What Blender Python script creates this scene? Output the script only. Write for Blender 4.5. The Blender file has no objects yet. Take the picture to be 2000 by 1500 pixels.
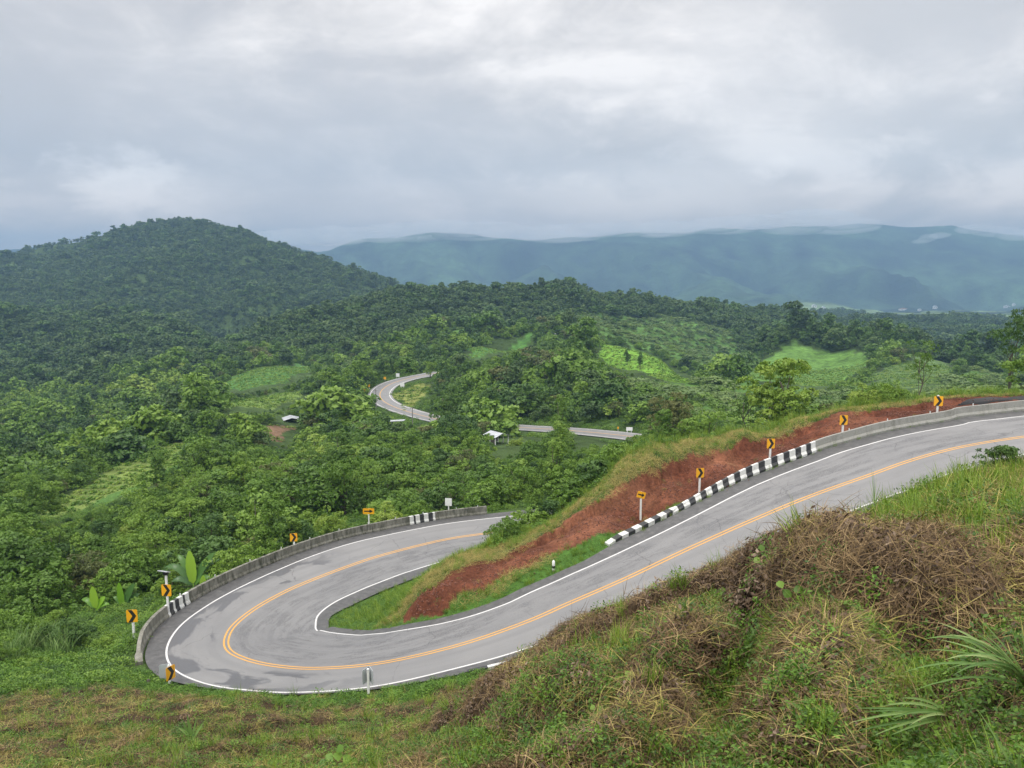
import bpy, bmesh, math, random
import numpy as np
from mathutils import Vector, Matrix

R = math.radians
rng = np.random.default_rng(7)
random.seed(7)
sc = bpy.context.scene
COL = sc.collection

# ------------------------------------------------------------------ camera
F, PITCH = 1500.0, R(8.0)                 # focal length in pixels of a 2000 px wide picture
cam_d = bpy.data.cameras.new('camera')
cam_d.sensor_width = 36.0
cam_d.lens = 36.0 * F / 2000.0
cam_d.clip_start, cam_d.clip_end = 0.1, 40000.0
cam = bpy.data.objects.new('camera', cam_d)
cam.location = (0, 0, 0)
cam.rotation_euler = (R(90) - PITCH, 0, 0)
COL.objects.link(cam)
sc.camera = cam

# ------------------------------------------------------------------ exposure
sc.view_settings.view_transform = 'Standard'
sc.view_settings.look = 'None'
sc.view_settings.gamma = 1.0
sc.view_settings.exposure = 0.52
sc.cycles.max_bounces = 6
sc.cycles.diffuse_bounces = 3
sc.cycles.volume_bounces = 2
sc.cycles.transparent_max_bounces = 8
sc.cycles.use_denoising = True

# ------------------------------------------------------------------ node helper
class NT:
    def __init__(self, tree):
        self.t = tree; tree.nodes.clear()
    def n(self, typ, ins=None, **kw):
        nd = self.t.nodes.new(typ)
        for k, v in kw.items(): setattr(nd, k, v)
        if ins:
            for k, v in ins.items():
                s = nd.inputs[k]
                if isinstance(v, bpy.types.NodeSocket): self.t.links.new(v, s)
                else: s.default_value = v
        return nd
    def math(self, op, a, b=0.0, c=0.0, clamp=False):
        nd = self.n('ShaderNodeMath', {0: a, 1: b, 2: c}, operation=op); nd.use_clamp = clamp
        return nd.outputs[0]
    def noise(self, vec, scale, detail=4.0, rough=0.55, dist=0.0):
        return self.n('ShaderNodeTexNoise', {'Vector': vec, 'Scale': scale, 'Detail': detail, 'Roughness': rough, 'Distortion': dist}).outputs[0]
    def ramp(self, fac, stops, interp='LINEAR'):
        nd = self.n('ShaderNodeValToRGB', {0: fac}); cr = nd.color_ramp; cr.interpolation = interp
        while len(cr.elements) < len(stops): cr.elements.new(0.5)
        for e, (p, c) in zip(cr.elements, stops):
            e.position = p; e.color = (c[0], c[1], c[2], 1) if isinstance(c, (tuple, list)) else (c, c, c, 1)
        return nd.outputs[0]
    def mix(self, fac, a, b, blend='MIX'):
        nd = self.n('ShaderNodeMix', None, data_type='RGBA', blend_type=blend)
        for s, v in ((nd.inputs[0], fac), (nd.inputs[6], a), (nd.inputs[7], b)):
            if isinstance(v, bpy.types.NodeSocket): self.t.links.new(v, s)
            else: s.default_value = v if not isinstance(v, tuple) or len(v) == 4 else (*v, 1)
        return nd.outputs[2]
    def maprange(self, v, a, b, c=0.0, d=1.0, smooth=False):
        nd = self.n('ShaderNodeMapRange', {0: v, 1: a, 2: b, 3: c, 4: d})
        if smooth: nd.interpolation_type = 'SMOOTHSTEP'
        return nd.outputs[0]

# ------------------------------------------------------------------ sky and sun
SUN_EL, SUN_AZ = R(58), R(215)            # azimuth measured like sun_rotation
wd = bpy.data.worlds.new('World'); sc.world = wd; wd.use_nodes = True
W = NT(wd.node_tree)
tc = W.n('ShaderNodeTexCoord')
sep = W.n('ShaderNodeSeparateXYZ', {0: tc.outputs['Generated']})
zc = W.math('MAXIMUM', sep.outputs[2], 0.0)
den = W.math('ADD', zc, 0.16)
cv = W.n('ShaderNodeCombineXYZ', {0: W.math('DIVIDE', sep.outputs[0], den), 1: W.math('DIVIDE', sep.outputs[1], den), 2: 3.7})
sky = W.n('ShaderNodeTexSky', sky_type='NISHITA')
sky.sun_disc = False; sky.sun_elevation = SUN_EL; sky.sun_rotation = SUN_AZ
sky.air_density = 1.0; sky.dust_density = 2.0
n1 = W.noise(cv.outputs[0], 0.85, 7.0, 0.55, 0.5)
d3 = W.n('ShaderNodeMapping', {'Vector': tc.outputs['Generated'], 'Scale': (1.0, 1.0, 2.1)}).outputs[0]
n2 = W.noise(d3, 4.2, 8.0, 0.58, 0.6)
n3 = W.noise(d3, 12.0, 8.0, 0.62, 0.4)
nn = W.math('ADD', W.math('ADD', W.math('MULTIPLY', n1, 0.40), W.math('MULTIPLY', n2, 0.42)), W.math('MULTIPLY', n3, 0.18))
def sky_dir(u, v):
    x, y = (u - 1000) / F, -(v - 750) / F
    d = Vector((x, math.cos(PITCH) + y * math.sin(PITCH), y * math.cos(PITCH) - math.sin(PITCH))); d.normalize(); return d
def sky_blob(u, v, inner, outer, sx=1.0):  # soft cloud mass round one direction of the sky
    d = sky_dir(u, v)
    a = W.math('MULTIPLY', W.math('SUBTRACT', sep.outputs[0], d.x), sx)
    b = W.math('SUBTRACT', sep.outputs[2], d.z)
    wob = W.math('MULTIPLY', W.math('SUBTRACT', W.math('ADD', W.math('MULTIPLY', n2, .55), W.math('MULTIPLY', n3, .45)), 0.5), 0.24)
    r = W.math('ADD', W.math('SQRT', W.math('ADD', W.math('MULTIPLY', a, a), W.math('MULTIPLY', b, b))), wob)
    return W.maprange(r, outer, inner, 0, 1, True)
cl = W.ramp(nn, [(0.40, (0.475, 0.472, 0.482)), (0.455, (0.56, 0.555, 0.56)), (0.50, (0.66, 0.652, 0.648)), (0.54, (0.75, 0.738, 0.73)), (0.585, (0.87, 0.855, 0.84))])
for (u, v, i, o, sx, c, k) in ((700, 350, .03, .18, .4, (.585, .60, .63), .6), (255, 372, .012, .046, .75, (1.0, 1.0, .99), .9), (330, 395, .01, .05, .5, (.90, .90, .90), .7), (1530, 312, .006, .036, .26, (.98, .965, .945), .9), (1250, 375, .01, .06, .25, (.86, .855, .845), .65),
                              (1740, 15, .0, .09, .6, (.36, .375, .395), .8), (1880, 265, .01, .075, .35, (.47, .485, .505), .65), (1050, 290, .02, .08, .3, (.50, .515, .54), .5), (1600, 120, .03, .14, .5, (.76, .76, .765), .45), (180, 150, .03, .13, .4, (.50, .51, .535), .5)):
    cl = W.mix(W.math('MULTIPLY', sky_blob(u, v, i, o, sx), k), cl, c)
hzn = W.maprange(zc, 0.14, 0.02, 0, 1, True)          # paler and warmer low down, where the air takes the blue up again
cl = W.mix(hzn, cl, W.mix(1.0, cl, (1.62, 1.36, 1.12, 1), 'MULTIPLY'))
cl = W.mix(1.0, cl, (1.07, 1.03, 1.0, 1), 'MULTIPLY')
zen = W.maprange(zc, 0.30, 0.85, 1.0, 2.7, True)      # overcast sky, brighter towards the zenith
cl = W.mix(1.0, cl, W.n('ShaderNodeCombineColor', {0: zen, 1: zen, 2: zen}).outputs[0], 'MULTIPLY')
bg1 = W.n('ShaderNodeBackground', {'Color': sky.outputs[0], 'Strength': 0.05})
bg2 = W.n('ShaderNodeBackground', {'Color': cl, 'Strength': 1.0})
mx = W.n('ShaderNodeMixShader', {0: 0.93, 1: bg1.outputs[0], 2: bg2.outputs[0]})
W.n('ShaderNodeOutputWorld', {0: mx.outputs[0]})

sd = bpy.data.lights.new('sun', 'SUN'); sd.energy = 1.5; sd.angle = R(10); sd.color = (1.0, 0.96, 0.90)
sun = bpy.data.objects.new('sun', sd); COL.objects.link(sun)
sdir = Vector((math.sin(SUN_AZ) * math.cos(SUN_EL), math.cos(SUN_AZ) * math.cos(SUN_EL), math.sin(SUN_EL)))
sun.rotation_euler = sdir.to_track_quat('Z', 'Y').to_euler()

# ------------------------------------------------------------------ generic helpers
def tag(o, label=None, cat=None, group=None, kind=None):
    if label: o['label'] = label
    if cat: o['category'] = cat
    if group: o['group'] = group
    if kind: o['kind'] = kind
    return o
def empty(name, loc=(0, 0, 0), rz=0.0):
    o = bpy.data.objects.new(name, None); o.empty_display_size = 0.3
    o.location = loc; o.rotation_euler = (0, 0, rz); COL.objects.link(o); return o
def np_mesh(name, V, Fq, mats, smooth=False, midx=None, attrs=None, uv=None):
    """mesh from arrays; Fq = list of faces or an (n,k) array"""
    me = bpy.data.meshes.new(name)
    V = np.asarray(V, np.float32).reshape(-1, 3)
    if isinstance(Fq, np.ndarray):
        k = Fq.shape[1]; nf = len(Fq)
        me.vertices.add(len(V)); me.vertices.foreach_set('co', V.ravel())
        me.loops.add(nf * k); me.loops.foreach_set('vertex_index', Fq.astype(np.int32).ravel())
        me.polygons.add(nf); me.polygons.foreach_set('loop_start', np.arange(0, nf * k, k, dtype=np.int32))
    else:
        me.from_pydata(V.tolist(), [], [list(f) for f in Fq])
    for m in mats: me.materials.append(m)
    if midx is not None: me.polygons.foreach_set('material_index', np.asarray(midx, np.int32))
    if smooth: me.polygons.foreach_set('use_smooth', np.ones(len(me.polygons), bool))
    if attrs:
        for k_, a in attrs.items():
            a = np.asarray(a, np.float32)
            if a.ndim == 1:
                at = me.attributes.new(k_, 'FLOAT', 'POINT'); at.data.foreach_set('value', a)
            else:
                at = me.attributes.new(k_, 'FLOAT_COLOR', 'POINT')
                at.data.foreach_set('color', np.c_[a, np.ones(len(a))].astype(np.float32).ravel())
    if uv is not None:
        l = me.uv_layers.new(name='UVMap'); vi = np.empty(len(me.loops), np.int32); me.loops.foreach_get('vertex_index', vi)
        l.data.foreach_set('uv', np.asarray(uv, np.float32)[vi].ravel())
    me.update(calc_edges=True); me.validate()
    return me
def link(name, me, parent=None, loc=None):
    o = bpy.data.objects.new(name, me); COL.objects.link(o)
    if parent: o.parent = parent
    if loc is not None: o.location = loc
    return o
class MB:
    """collects boxes, tubes and polygons and links them as ONE mesh"""
    def __init__(s): s.V = []; s.F = []; s.M = []
    def add(s, V, Fs, m=0):
        b = len(s.V); s.V += [tuple(v) for v in V]; s.F += [tuple(i + b for i in f) for f in Fs]; s.M += [m] * len(Fs)
    def box(s, c, d, m=0, mat=None):
        x, y, z = d[0] / 2, d[1] / 2, d[2] / 2
        V = [Vector((a * x, b * y, e * z)) for a in (-1, 1) for b in (-1, 1) for e in (-1, 1)]
        if mat is not None: V = [mat @ v for v in V]
        V = [v + Vector(c) for v in V]
        s.add(V, [(0, 1, 3, 2), (4, 6, 7, 5), (0, 4, 5, 1), (2, 3, 7, 6), (0, 2, 6, 4), (1, 5, 7, 3)], m)
    def tube(s, pts, rad, n=8, m=0, cap=True):
        pts = [Vector(p) for p in pts]; rings = []
        for i, p in enumerate(pts):
            t = (pts[min(i + 1, len(pts) - 1)] - pts[max(i - 1, 0)]).normalized()
            a = t.orthogonal().normalized() if abs(t.z) < .9 else t.cross(Vector((0, 1, 0))).normalized()
            b = t.cross(a); r = rad[i] if isinstance(rad, (list, tuple)) else rad
            rings.append([p + (a * math.cos(k * 2 * math.pi / n) + b * math.sin(k * 2 * math.pi / n)) * r for k in range(n)])
        V = [v for rg in rings for v in rg]; Fs = []
        for i in range(len(pts) - 1):
            for k in range(n): Fs.append((i * n + k, i * n + (k + 1) % n, (i + 1) * n + (k + 1) % n, (i + 1) * n + k))
        if cap: Fs += [tuple(range(n - 1, -1, -1)), tuple((len(pts) - 1) * n + k for k in range(n))]
        s.add(V, Fs, m)
    def prism(s, poly, y0, y1, m=0):   # outline in x/z, thickness along y
        n = len(poly); V = [(p[0], y0, p[1]) for p in poly] + [(p[0], y1, p[1]) for p in poly]
        Fs = [tuple(range(n)), tuple(range(2 * n - 1, n - 1, -1))] + [(i, i + n, (i + 1) % n + n, (i + 1) % n) for i in range(n)]
        s.add(V, Fs, m)
    def mesh(s, name, mats, smooth=False): return np_mesh(name, s.V, s.F, mats, smooth, s.M)
    def build(s, name, mats, parent=None, smooth=False, loc=None):
        return link(name, s.mesh(name, mats if isinstance(mats, list) else [mats], smooth), parent, loc)
def sstep(a, b, x):
    t = np.clip((x - a) / (b - a), 0, 1); return t * t * (3 - 2 * t)
def vnoise(x, y, seed=0):
    x = np.asarray(x, float); y = np.asarray(y, float)
    xi, yi = np.floor(x).astype(np.int64), np.floor(y).astype(np.int64); fx, fy = x - xi, y - yi
    fx = fx * fx * (3 - 2 * fx); fy = fy * fy * (3 - 2 * fy)
    def h(a, b):
        n = (a * 374761393 + b * 668265263 + seed * 974634777) & 0x7fffffff
        n = ((n ^ (n >> 13)) * 1274126177) & 0x7fffffff
        return ((n ^ (n >> 16)) & 0xffff) / 65535.0
    return (h(xi, yi) * (1 - fx) + h(xi + 1, yi) * fx) * (1 - fy) + (h(xi, yi + 1) * (1 - fx) + h(xi + 1, yi + 1) * fx) * fy
def fbm(x, y, seed=0, oct=4):
    s = 0; a = .5
    for o in range(oct): s = s + a * (vnoise(x * 2 ** o, y * 2 ** o, seed + o) - .5); a *= .5
    return s

# ------------------------------------------------------------------ survey of the place: rays of known direction -> points
def ray(u, v):
    u = np.asarray(u, float); v = np.asarray(v, float)
    x = (u - 1000) / F; y = -(v - 750) / F
    return np.stack([x + 0 * y, math.cos(PITCH) + y * math.sin(PITCH), y * math.cos(PITCH) - math.sin(PITCH)], -1)
def pt(u, v, d):                          # point at forward distance d
    r = ray(u, v); return r * (np.asarray(d, float) / r[..., 1])[..., None]
def ptz(u, v, z):
    r = ray(u, v); return r * (np.asarray(z, float) / r[..., 2])[..., None]
def proj(p):
    p = np.asarray(p, float)
    d = p[..., 1] * math.cos(PITCH) - p[..., 2] * math.sin(PITCH); y = p[..., 1] * math.sin(PITCH) + p[..., 2] * math.cos(PITCH)
    return np.stack([1000 + F * p[..., 0] / d, 750 - F * y / d], -1)

# main road: centre line, with the two lane widths
YL = np.array([(2000,853),(1925,864),(1850,879),(1770,902),(1697,928.5),(1580,970),(1460,1020),(1340,1074),(1220,1131),(1100,1183),(1040,1210),(920,1253),(800,1284),(710,1299.5),(620,1305.5),(560,1303),(500,1293.5),(455,1277),(441.5,1262),(443.6,1242.5),(458,1220),(500,1187),(560,1154),(620,1128.5),(680,1106),(740,1086),(830,1062.5),(890,1050),(951,1041.5)], float)
INL = np.array([(2050,809),(2000,814),(1925,821),(1850,834),(1750,854),(1675,874),(1580,906),(1460,955.5),(1340,1017),(1220,1075.5),(1100,1128),(1040,1157),(950,1194.5),(860,1218.5),(770,1233.5),(710,1240),(650,1236.5),(620,1227.5),(613,1214),(626,1194.5),(665,1169),(725,1143.5),(800,1116),(860,1097),(930,1079),(1000,1064)], float)
OUTL = np.array([(2050,876),(2000,887.5),(1925,905),(1862,922.5),(1800,945),(1607,1020),(1400,1105),(1200,1195),(1043,1262),(950,1289),(860,1313),(770,1334),(731,1341.5),(640,1350),(540,1352),(428,1341.5),(380,1329.5),(344,1311.5),(321.5,1292),(320,1268),(329,1247),(356,1220),(383,1197.5),(440,1163),(500,1133),(560,1106),(620,1082),(680,1062.5),(740,1047.5),(800,1037),(860,1023.5),(920,1017.5),(977,1014),(1040,1010)], float)
def densify(P, n):
    """Catmull-Rom through P, resampled evenly to n points (any dimension)"""
    P = np.asarray(P, float); Q = np.vstack([2 * P[0] - P[1], P, 2 * P[-1] - P[-2]]); out = []
    for i in range(1, len(Q) - 2):
        t = np.linspace(0, 1, 24, endpoint=False)[:, None]; a, b, c, d = Q[i - 1:i + 3]
        out.append(.5 * ((2 * b) + (-a + c) * t + (2 * a - 5 * b + 4 * c - d) * t ** 2 + (-a + 3 * b - 3 * c + d) * t ** 3))
    out = np.vstack(out + [P[-1:]])
    s = np.r_[0, np.cumsum(np.linalg.norm(np.diff(out, axis=0), axis=1))]; t = np.linspace(0, s[-1], n)
    return np.stack([np.interp(t, s, out[:, k]) for k in range(P.shape[1])], -1)
yl = densify(YL, 240)
L = np.linspace(0, 99, 240)
for _ in range(30):
    z = np.interp(L, [0, 8, 58, 66, 99], [-12.0, -13.3, -24.0, -25.0, -27.2]); z = np.convolve(np.pad(z, 6, 'edge'), np.ones(13) / 13, 'valid')
    p = ptz(yl[:, 0], yl[:, 1], z); L = np.r_[0, np.cumsum(np.linalg.norm(np.diff(p[:, :2], axis=0), axis=1))]
ctr = p
tan = np.gradient(ctr[:, :2], axis=0); tan /= np.linalg.norm(tan, axis=1)[:, None]
nrm = np.stack([tan[:, 1], -tan[:, 0]], -1)             # points to the inside of the hairpin
bank = np.interp(L, [0, 20, 46, 99], [-.06, -.03, .07, .06])
def lane(sgn, line):
    ld = densify(line, 700); ws = np.linspace(1.2, 9, 260)
    q = np.concatenate([ctr[:, None, :2] + sgn * ws[None, :, None] * nrm[:, None, :], (ctr[:, 2:3] - bank[:, None] * sgn * ws[None])[..., None]], -1)
    uv = proj(q); best = np.empty(len(ctr))
    for i in range(len(ctr)):
        best[i] = ws[np.hypot(uv[i, :, None, 0] - ld[None, :, 0], uv[i, :, None, 1] - ld[None, :, 1]).min(1).argmin()]
    k = np.ones(11) / 11
    med = np.array([np.median(best[max(0, i - 6):i + 7]) for i in range(len(best))])
    return np.convolve(np.pad(med, 5, 'edge'), k, 'valid')
w_in, w_out = lane(1, INL), lane(-1, OUTL)
# carry the road on beyond both ends of what the picture shows
def extend(n_pre=30, n_post=18):
    global ctr, w_in, w_out, bank, L
    step = 1.0; pre = []; p0 = ctr[0].copy(); d = -(ctr[6, :2] - ctr[0, :2]); d /= np.linalg.norm(d); a = math.atan2(d[1], d[0])
    for i in range(n_pre):
        a -= .022; p0 = p0 + np.array([math.cos(a) * step, math.sin(a) * step, .12]); pre.append(p0.copy())
    post = []; p1 = ctr[-1].copy(); d = ctr[-1, :2] - ctr[-7, :2]; a = math.atan2(d[1], d[0])
    for i in range(n_post):
        a -= .006; p1 = p1 + np.array([math.cos(a) * step, math.sin(a) * step, -.05]); post.append(p1.copy())
    ctr = np.vstack([np.array(pre[::-1]), ctr, np.array(post)])
    w_in = np.r_[np.full(n_pre, w_in[0]), w_in, np.full(n_post, w_in[-1])]; w_out = np.r_[np.full(n_pre, w_out[0]), w_out, np.full(n_post, w_out[-1])]
    bank = np.r_[np.full(n_pre, bank[0]), bank, np.full(n_post, bank[-1])]
    L = np.r_[0, np.cumsum(np.linalg.norm(np.diff(ctr[:, :2], axis=0), axis=1))]
w_in = np.clip(w_in, 2.6, 7.2); w_out = np.clip(w_out, 2.6, 4.6)
NPRE = 30
extend(NPRE)
def resample(n):
    global ctr, w_in, w_out, bank, L, tan, nrm
    t = np.linspace(0, L[-1], n)
    w_in, w_out, bank = [np.interp(t, L, a) for a in (w_in, w_out, bank)]
    ctr = np.stack([np.interp(t, L, ctr[:, k]) for k in range(3)], -1)
    k = np.ones(9) / 9
    for c in range(3):
        pad = np.r_[2 * ctr[0, c] - ctr[4:0:-1, c], ctr[:, c], 2 * ctr[-1, c] - ctr[-2:-6:-1, c]]; ctr[:, c] = np.convolve(pad, k, 'valid')
    L = t; tan = np.gradient(ctr[:, :2], axis=0); tan /= np.linalg.norm(tan, axis=1)[:, None]; nrm = np.stack([tan[:, 1], -tan[:, 0]], -1)
resample(700)
def road_pt(i, off):                      # off > 0 towards the inside of the hairpin; arrays welcome
    i = np.asarray(i); off = np.asarray(off, float)
    return np.concatenate([ctr[i, :2] + off[..., None] * nrm[i], (ctr[i, 2] - bank[i] * off)[..., None]], -1)
def road_at(s, off):
    s = np.asarray(s, float); c = np.stack([np.interp(s, L, ctr[:, k]) for k in range(3)], -1)
    n_ = np.stack([np.interp(s, L, nrm[:, k]) for k in range(2)], -1); b = np.interp(s, L, bank)
    return np.concatenate([c[..., :2] + np.asarray(off)[..., None] * n_, (c[..., 2] - b * off)[..., None]], -1)
IA = np.arange(len(ctr))
in_edge, out_edge = road_pt(IA, w_in), road_pt(IA, -w_out)
in_uv, out_uv, c_uv = proj(in_edge), proj(out_edge), proj(ctr)
i_apex = int(np.argmin(np.where(ctr[:, 1] > 0, ctr[:, 0], 99)))
def d_in(u):                              # forward distance of the upper road's inner white line in the direction u
    m = (IA < i_apex - 40) & (in_uv[:, 0] < 2400); o = np.argsort(in_uv[m, 0]); return np.interp(u, in_uv[m, 0][o], in_edge[m, 1][o])
def s_in(u):
    m = (IA < i_apex - 40) & (in_uv[:, 0] < 2400); o = np.argsort(in_uv[m, 0]); return np.interp(u, in_uv[m, 0][o], L[m][o])
def s_out(u, lower=True):                 # station at which the outer line of the lower leg lies in direction u
    m = (IA > i_apex) if lower else (IA < i_apex - 10); o = np.argsort(out_uv[m, 0]); return np.interp(u, out_uv[m, 0][o], L[m][o])

# second road, far below
R2 = np.array([(862,727,345),(830,733,330),(790,741,322),(757,753,308),(742,768,295),(748,783,280),(775,797,268),(810,808,258),(850,818,245),(905,827,232),(1000,834,215),(1100,840,200),(1180,847,190),(1250,855,182),(1330,868,172)], float)
c2 = densify(pt(R2[:, 0], R2[:, 1], R2[:, 2]), 260)
for k in range(3): c2[:, k] = np.convolve(np.r_[2 * c2[0, k] - c2[6:0:-1, k], c2[:, k], 2 * c2[-1, k] - c2[-2:-8:-1, k]], np.ones(13) / 13, 'valid')
t2 = np.gradient(c2[:, :2], axis=0); t2 /= np.linalg.norm(t2, axis=1)[:, None]; n2_ = np.stack([t2[:, 1], -t2[:, 0]], -1)
L2 = np.r_[0, np.cumsum(np.linalg.norm(np.diff(c2[:, :2], axis=0), axis=1))]

# ------------------------------------------------------------------ terrain: surveyed points, thin plate surface
CP = []
def cps(u, *vd):
    for v, d in vd: CP.append((u, v, d))
cps(2150,(1500,2.4),(1300,4.6),(1100,8),(960,13),(890,19),(940,26),(940,42))
cps(2000,(1500,2.6),(1400,3.6),(1300,4.8),(1200,6.2),(1100,8),(1010,11),(945,15),(912,18.5),(965,25),(965,42))
cps(1800,(1500,2.9),(1400,4),(1300,5.3),(1200,7),(1120,8.5),(1052,10.5),(1005,13),(966,16.5),(1015,22),(1005,38))
cps(1600,(1500,3.2),(1400,4.5),(1300,6),(1200,7.6),(1115,9),(1082,11),(1054,14),(1085,20),(1075,38))
cps(1400,(1500,3.7),(1400,5.2),(1300,7),(1220,8.8),(1150,10.5),(1130,13),(1117,15),(1150,22),(1150,36))
cps(1200,(1500,4.4),(1400,6.2),(1320,8.5),(1260,11),(1214,14),(1196,18),(1240,24),(1240,34))
cps(1050,(1500,5.2),(1420,7.5),(1350,11),(1304,15),(1274,20),(1325,27),(1310,33))
cps(1130,(1220,18.5)); cps(1280,(1166,16.5)); cps(1480,(1086,14.5)); cps(1700,(1008,15.5)); cps(1900,(928,17.5))
cps(950,(1500,6.5),(1430,10),(1375,15),(1322,22),(1360,29))
cps(850,(1500,9),(1455,13),(1420,20),(1398,28),(1352,35))
cps(750,(1500,13),(1465,19),(1438,26),(1400,32),(1354,37))
cps(500,(1500,17),(1455,23),(1410,30),(1362,36))
cps(250,(1500,20),(1445,27),(1400,32),(1352,38),(1322,43))
cps(0,(1500,23),(1410,33),(1310,45),(1250,55),(1160,70),(1075,90),(990,118),(945,148),(945,210),(885,280),(812,380))
cps(-200,(1500,26),(1400,36),(1300,48),(1200,64),(1075,88),(1000,118),(955,148),(950,210),(812,380))
cps(150,(1270,55),(1215,63))
cps(100,(1130,80),(1035,104),(970,132),(925,160),(920,220),(865,300),(802,390))
cps(250,(1190,66)); cps(300,(1150,74),(1065,92),(990,112),(930,140),(888,170),(866,195),(858,250),(822,330))
cps(450,(1120,77),(1045,95),(970,118),(905,150),(856,185),(815,220),(790,250),(784,310),(757,370),(736,410))
cps(600,(1070,76),(1005,100),(935,140),(884,180),(843,225),(803,262),(776,285),(764,305),(760,340),(728,400))
cps(720,(1035,84),(980,108),(915,146),(868,190),(828,236))
cps(800,(1015,92),(955,118),(895,152),(855,198))
cps(900,(1000,97),(945,120),(890,150),(850,200)); cps(1000,(945,112),(893,138),(862,172)); cps(1150,(1005,66),(935,100),(885,138),(858,170))
cps(1250,(940,74),(930,95)); cps(1380,(892,78),(886,100)); cps(1520,(858,77),(862,92),(862,115))
cps(1300,(915,72),(885,108),(872,148)); cps(1450,(885,75),(872,110),(852,160),(802,220),(742,330),(718,430),(702,520))
cps(1600,(842,78),(842,110),(822,160),(772,260),(742,380),(704,440),(680,470),(662,500),(690,620))
cps(1800,(812,80),(816,120),(792,200),(762,300),(722,380),(698,430),(678,462),(700,560),(668,800),(644,1000))
cps(2000,(802,80),(802,130),(782,220),(752,330),(732,420),(705,700),(668,900),(642,1200),(628,1500),(640,1900))
cps(2200,(800,85),(782,220),(740,420),(668,900),(630,1500))
# beside and behind the second road: the knoll, its bright field, the gully
cps(700,(735,320),(742,370)); cps(830,(770,280),(752,305)); cps(850,(722,365)); cps(900,(800,258),(755,292),(712,335))
cps(980,(800,240),(745,295),(705,345),(712,400)); cps(1060,(800,228),(740,300),(696,362),(705,420))
cps(1120,(800,220),(735,305),(684,375)); cps(1165,(672,400),(690,450)); cps(1215,(800,210),(750,270),(712,330),(682,395),(712,460))
cps(1290,(820,185),(765,240),(730,300),(703,352),(730,420)); cps(1370,(840,165),(790,215),(745,290),(775,350))
# middle hill
cps(430,(690,700),(700,900)); cps(500,(735,380),(712,430),(690,520),(645,720)); cps(600,(715,430),(690,500),(650,600),(612,740),(640,950))
cps(750,(715,400),(680,480),(620,640),(570,760),(600,950)); cps(850,(690,430),(640,560),(590,690),(560,780),(600,1000))
cps(950,(690,420),(640,540),(590,690),(564,790),(600,1000)); cps(1080,(665,470),(610,620),(552,790),(590,1000))
cps(1150,(660,480),(620,590),(566,780)); cps(1220,(660,520),(620,640),(588,775),(600,1000)); cps(1310,(680,520),(640,610),(597,820),(620,1050))
cps(1400,(700,520),(650,650),(606,850),(625,1100)); cps(1500,(672,520),(690,600),(640,740),(612,900),(628,1200)); cps(1560,(657,515))
cps(1600,(640,820),(617,1000),(635,1350)); cps(1700,(652,500),(690,600),(660,760),(640,950),(625,1150),(632,1400),(612,2100)); cps(1850,(620,1450),(640,1900)); 
# left mountain with the darker spur before it
cps(0,(720,540),(650,680),(608,760),(625,880),(570,1080),(492,1500),(560,2100)); cps(200,(740,500),(660,660),(602,780),(615,900),(550,1120),(467,1500),(560,2100))
cps(-200,(800,400),(720,540),(605,760),(560,1100),(505,1500),(570,2100)); cps(300,(620,780),(560,1080),(446,1500)); cps(370,(690,580),(640,760),(652,860),(560,1080),(440,1500),(500,1900),(570,2300))
cps(450,(540,1150),(449,1490)); cps(500,(600,950),(550,1120),(461,1470),(520,1900)); cps(600,(560,1100),(500,1400),(560,1800)); cps(700,(590,1000),(539,1300),(590,1700)); cps(760,(557,1260),(600,1600))
# valley and the far range
for u, cr in ((-200,485),(100,480),(400,480),(560,482),(640,490),(700,467),(760,465),(850,454),(920,460),(1000,470),(1100,464),(1250,457),(1400,449),(1550,444),(1700,442),(1760,449),(1850,443),(2000,463),(2200,455)):
    cps(u,(612,2600),(602,3500),(560,4200),(512,4900),(cr,5600),(cr+50,7000),(560,9500))
CP = np.array(CP, float)
P3 = [pt(CP[:, 0], CP[:, 1], CP[:, 2])]
P3.append(in_edge[::16] + [0, 0, -.1]); P3.append(out_edge[::16] + [0, 0, -.1])
P3.append(road_pt(IA[::24], w_in[::24] + 1.6) + [0, 0, -.05])
P3.append(c2[::14]); P3.append(np.c_[c2[::20, :2] + n2_[::20] * 5, c2[::20, 2]]); P3.append(np.c_[c2[::20, :2] - n2_[::20] * 5, c2[::20, 2]])
# the mound between the two legs: crest, lip of the cut and its foot, behind the upper road's inner line
CREST = [(2150,770,6),(2000,774,6),(1900,778,6),(1830,780,7),(1740,792,8),(1640,803,9.5),(1550,826,10.5),(1450,848,10.5),(1350,874,10.5),(1250,903,10.5),(1200,932,10),(1150,972,9.5),(1100,1012,9),(1050,1045,8),(1000,1072,7),(940,1094,6),(880,1128,4.2),(830,1160,3.2)]
LIP = [(1830,784,6),(1740,798,7),(1640,811,8),(1550,842,8.9),(1450,872,9),(1350,898,9),(1270,924,8.9),(1225,948,8.5),(1180,985,8)]
FOOT = [(1830,792,5),(1740,808,6.2),(1640,820,7.2),(1550,858,7.9),(1450,898,7.9),(1350,930,7.9),(1270,965,7.9),(1225,985,7.4),(1180,1005,6.8),(1100,1040,6.5),(1000,1095,5.2),(900,1150,3)]
def mound(T): T = np.array(T, float); return pt(T[:, 0], T[:, 1], np.array([d_in(u) for u in T[:, 0]]) + T[:, 2])
m_crest, m_lip, m_foot = mound(CREST), mound(LIP), mound(FOOT)
P3 += [m_crest, m_lip, m_foot]
P3 = np.vstack(P3); P3 = P3[P3[:, 1] > 1]
AZK = 2.6
def key(x, y): return np.stack([np.arctan2(x, y) * AZK, .5 * np.log(x * x + y * y)], -1)
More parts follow.
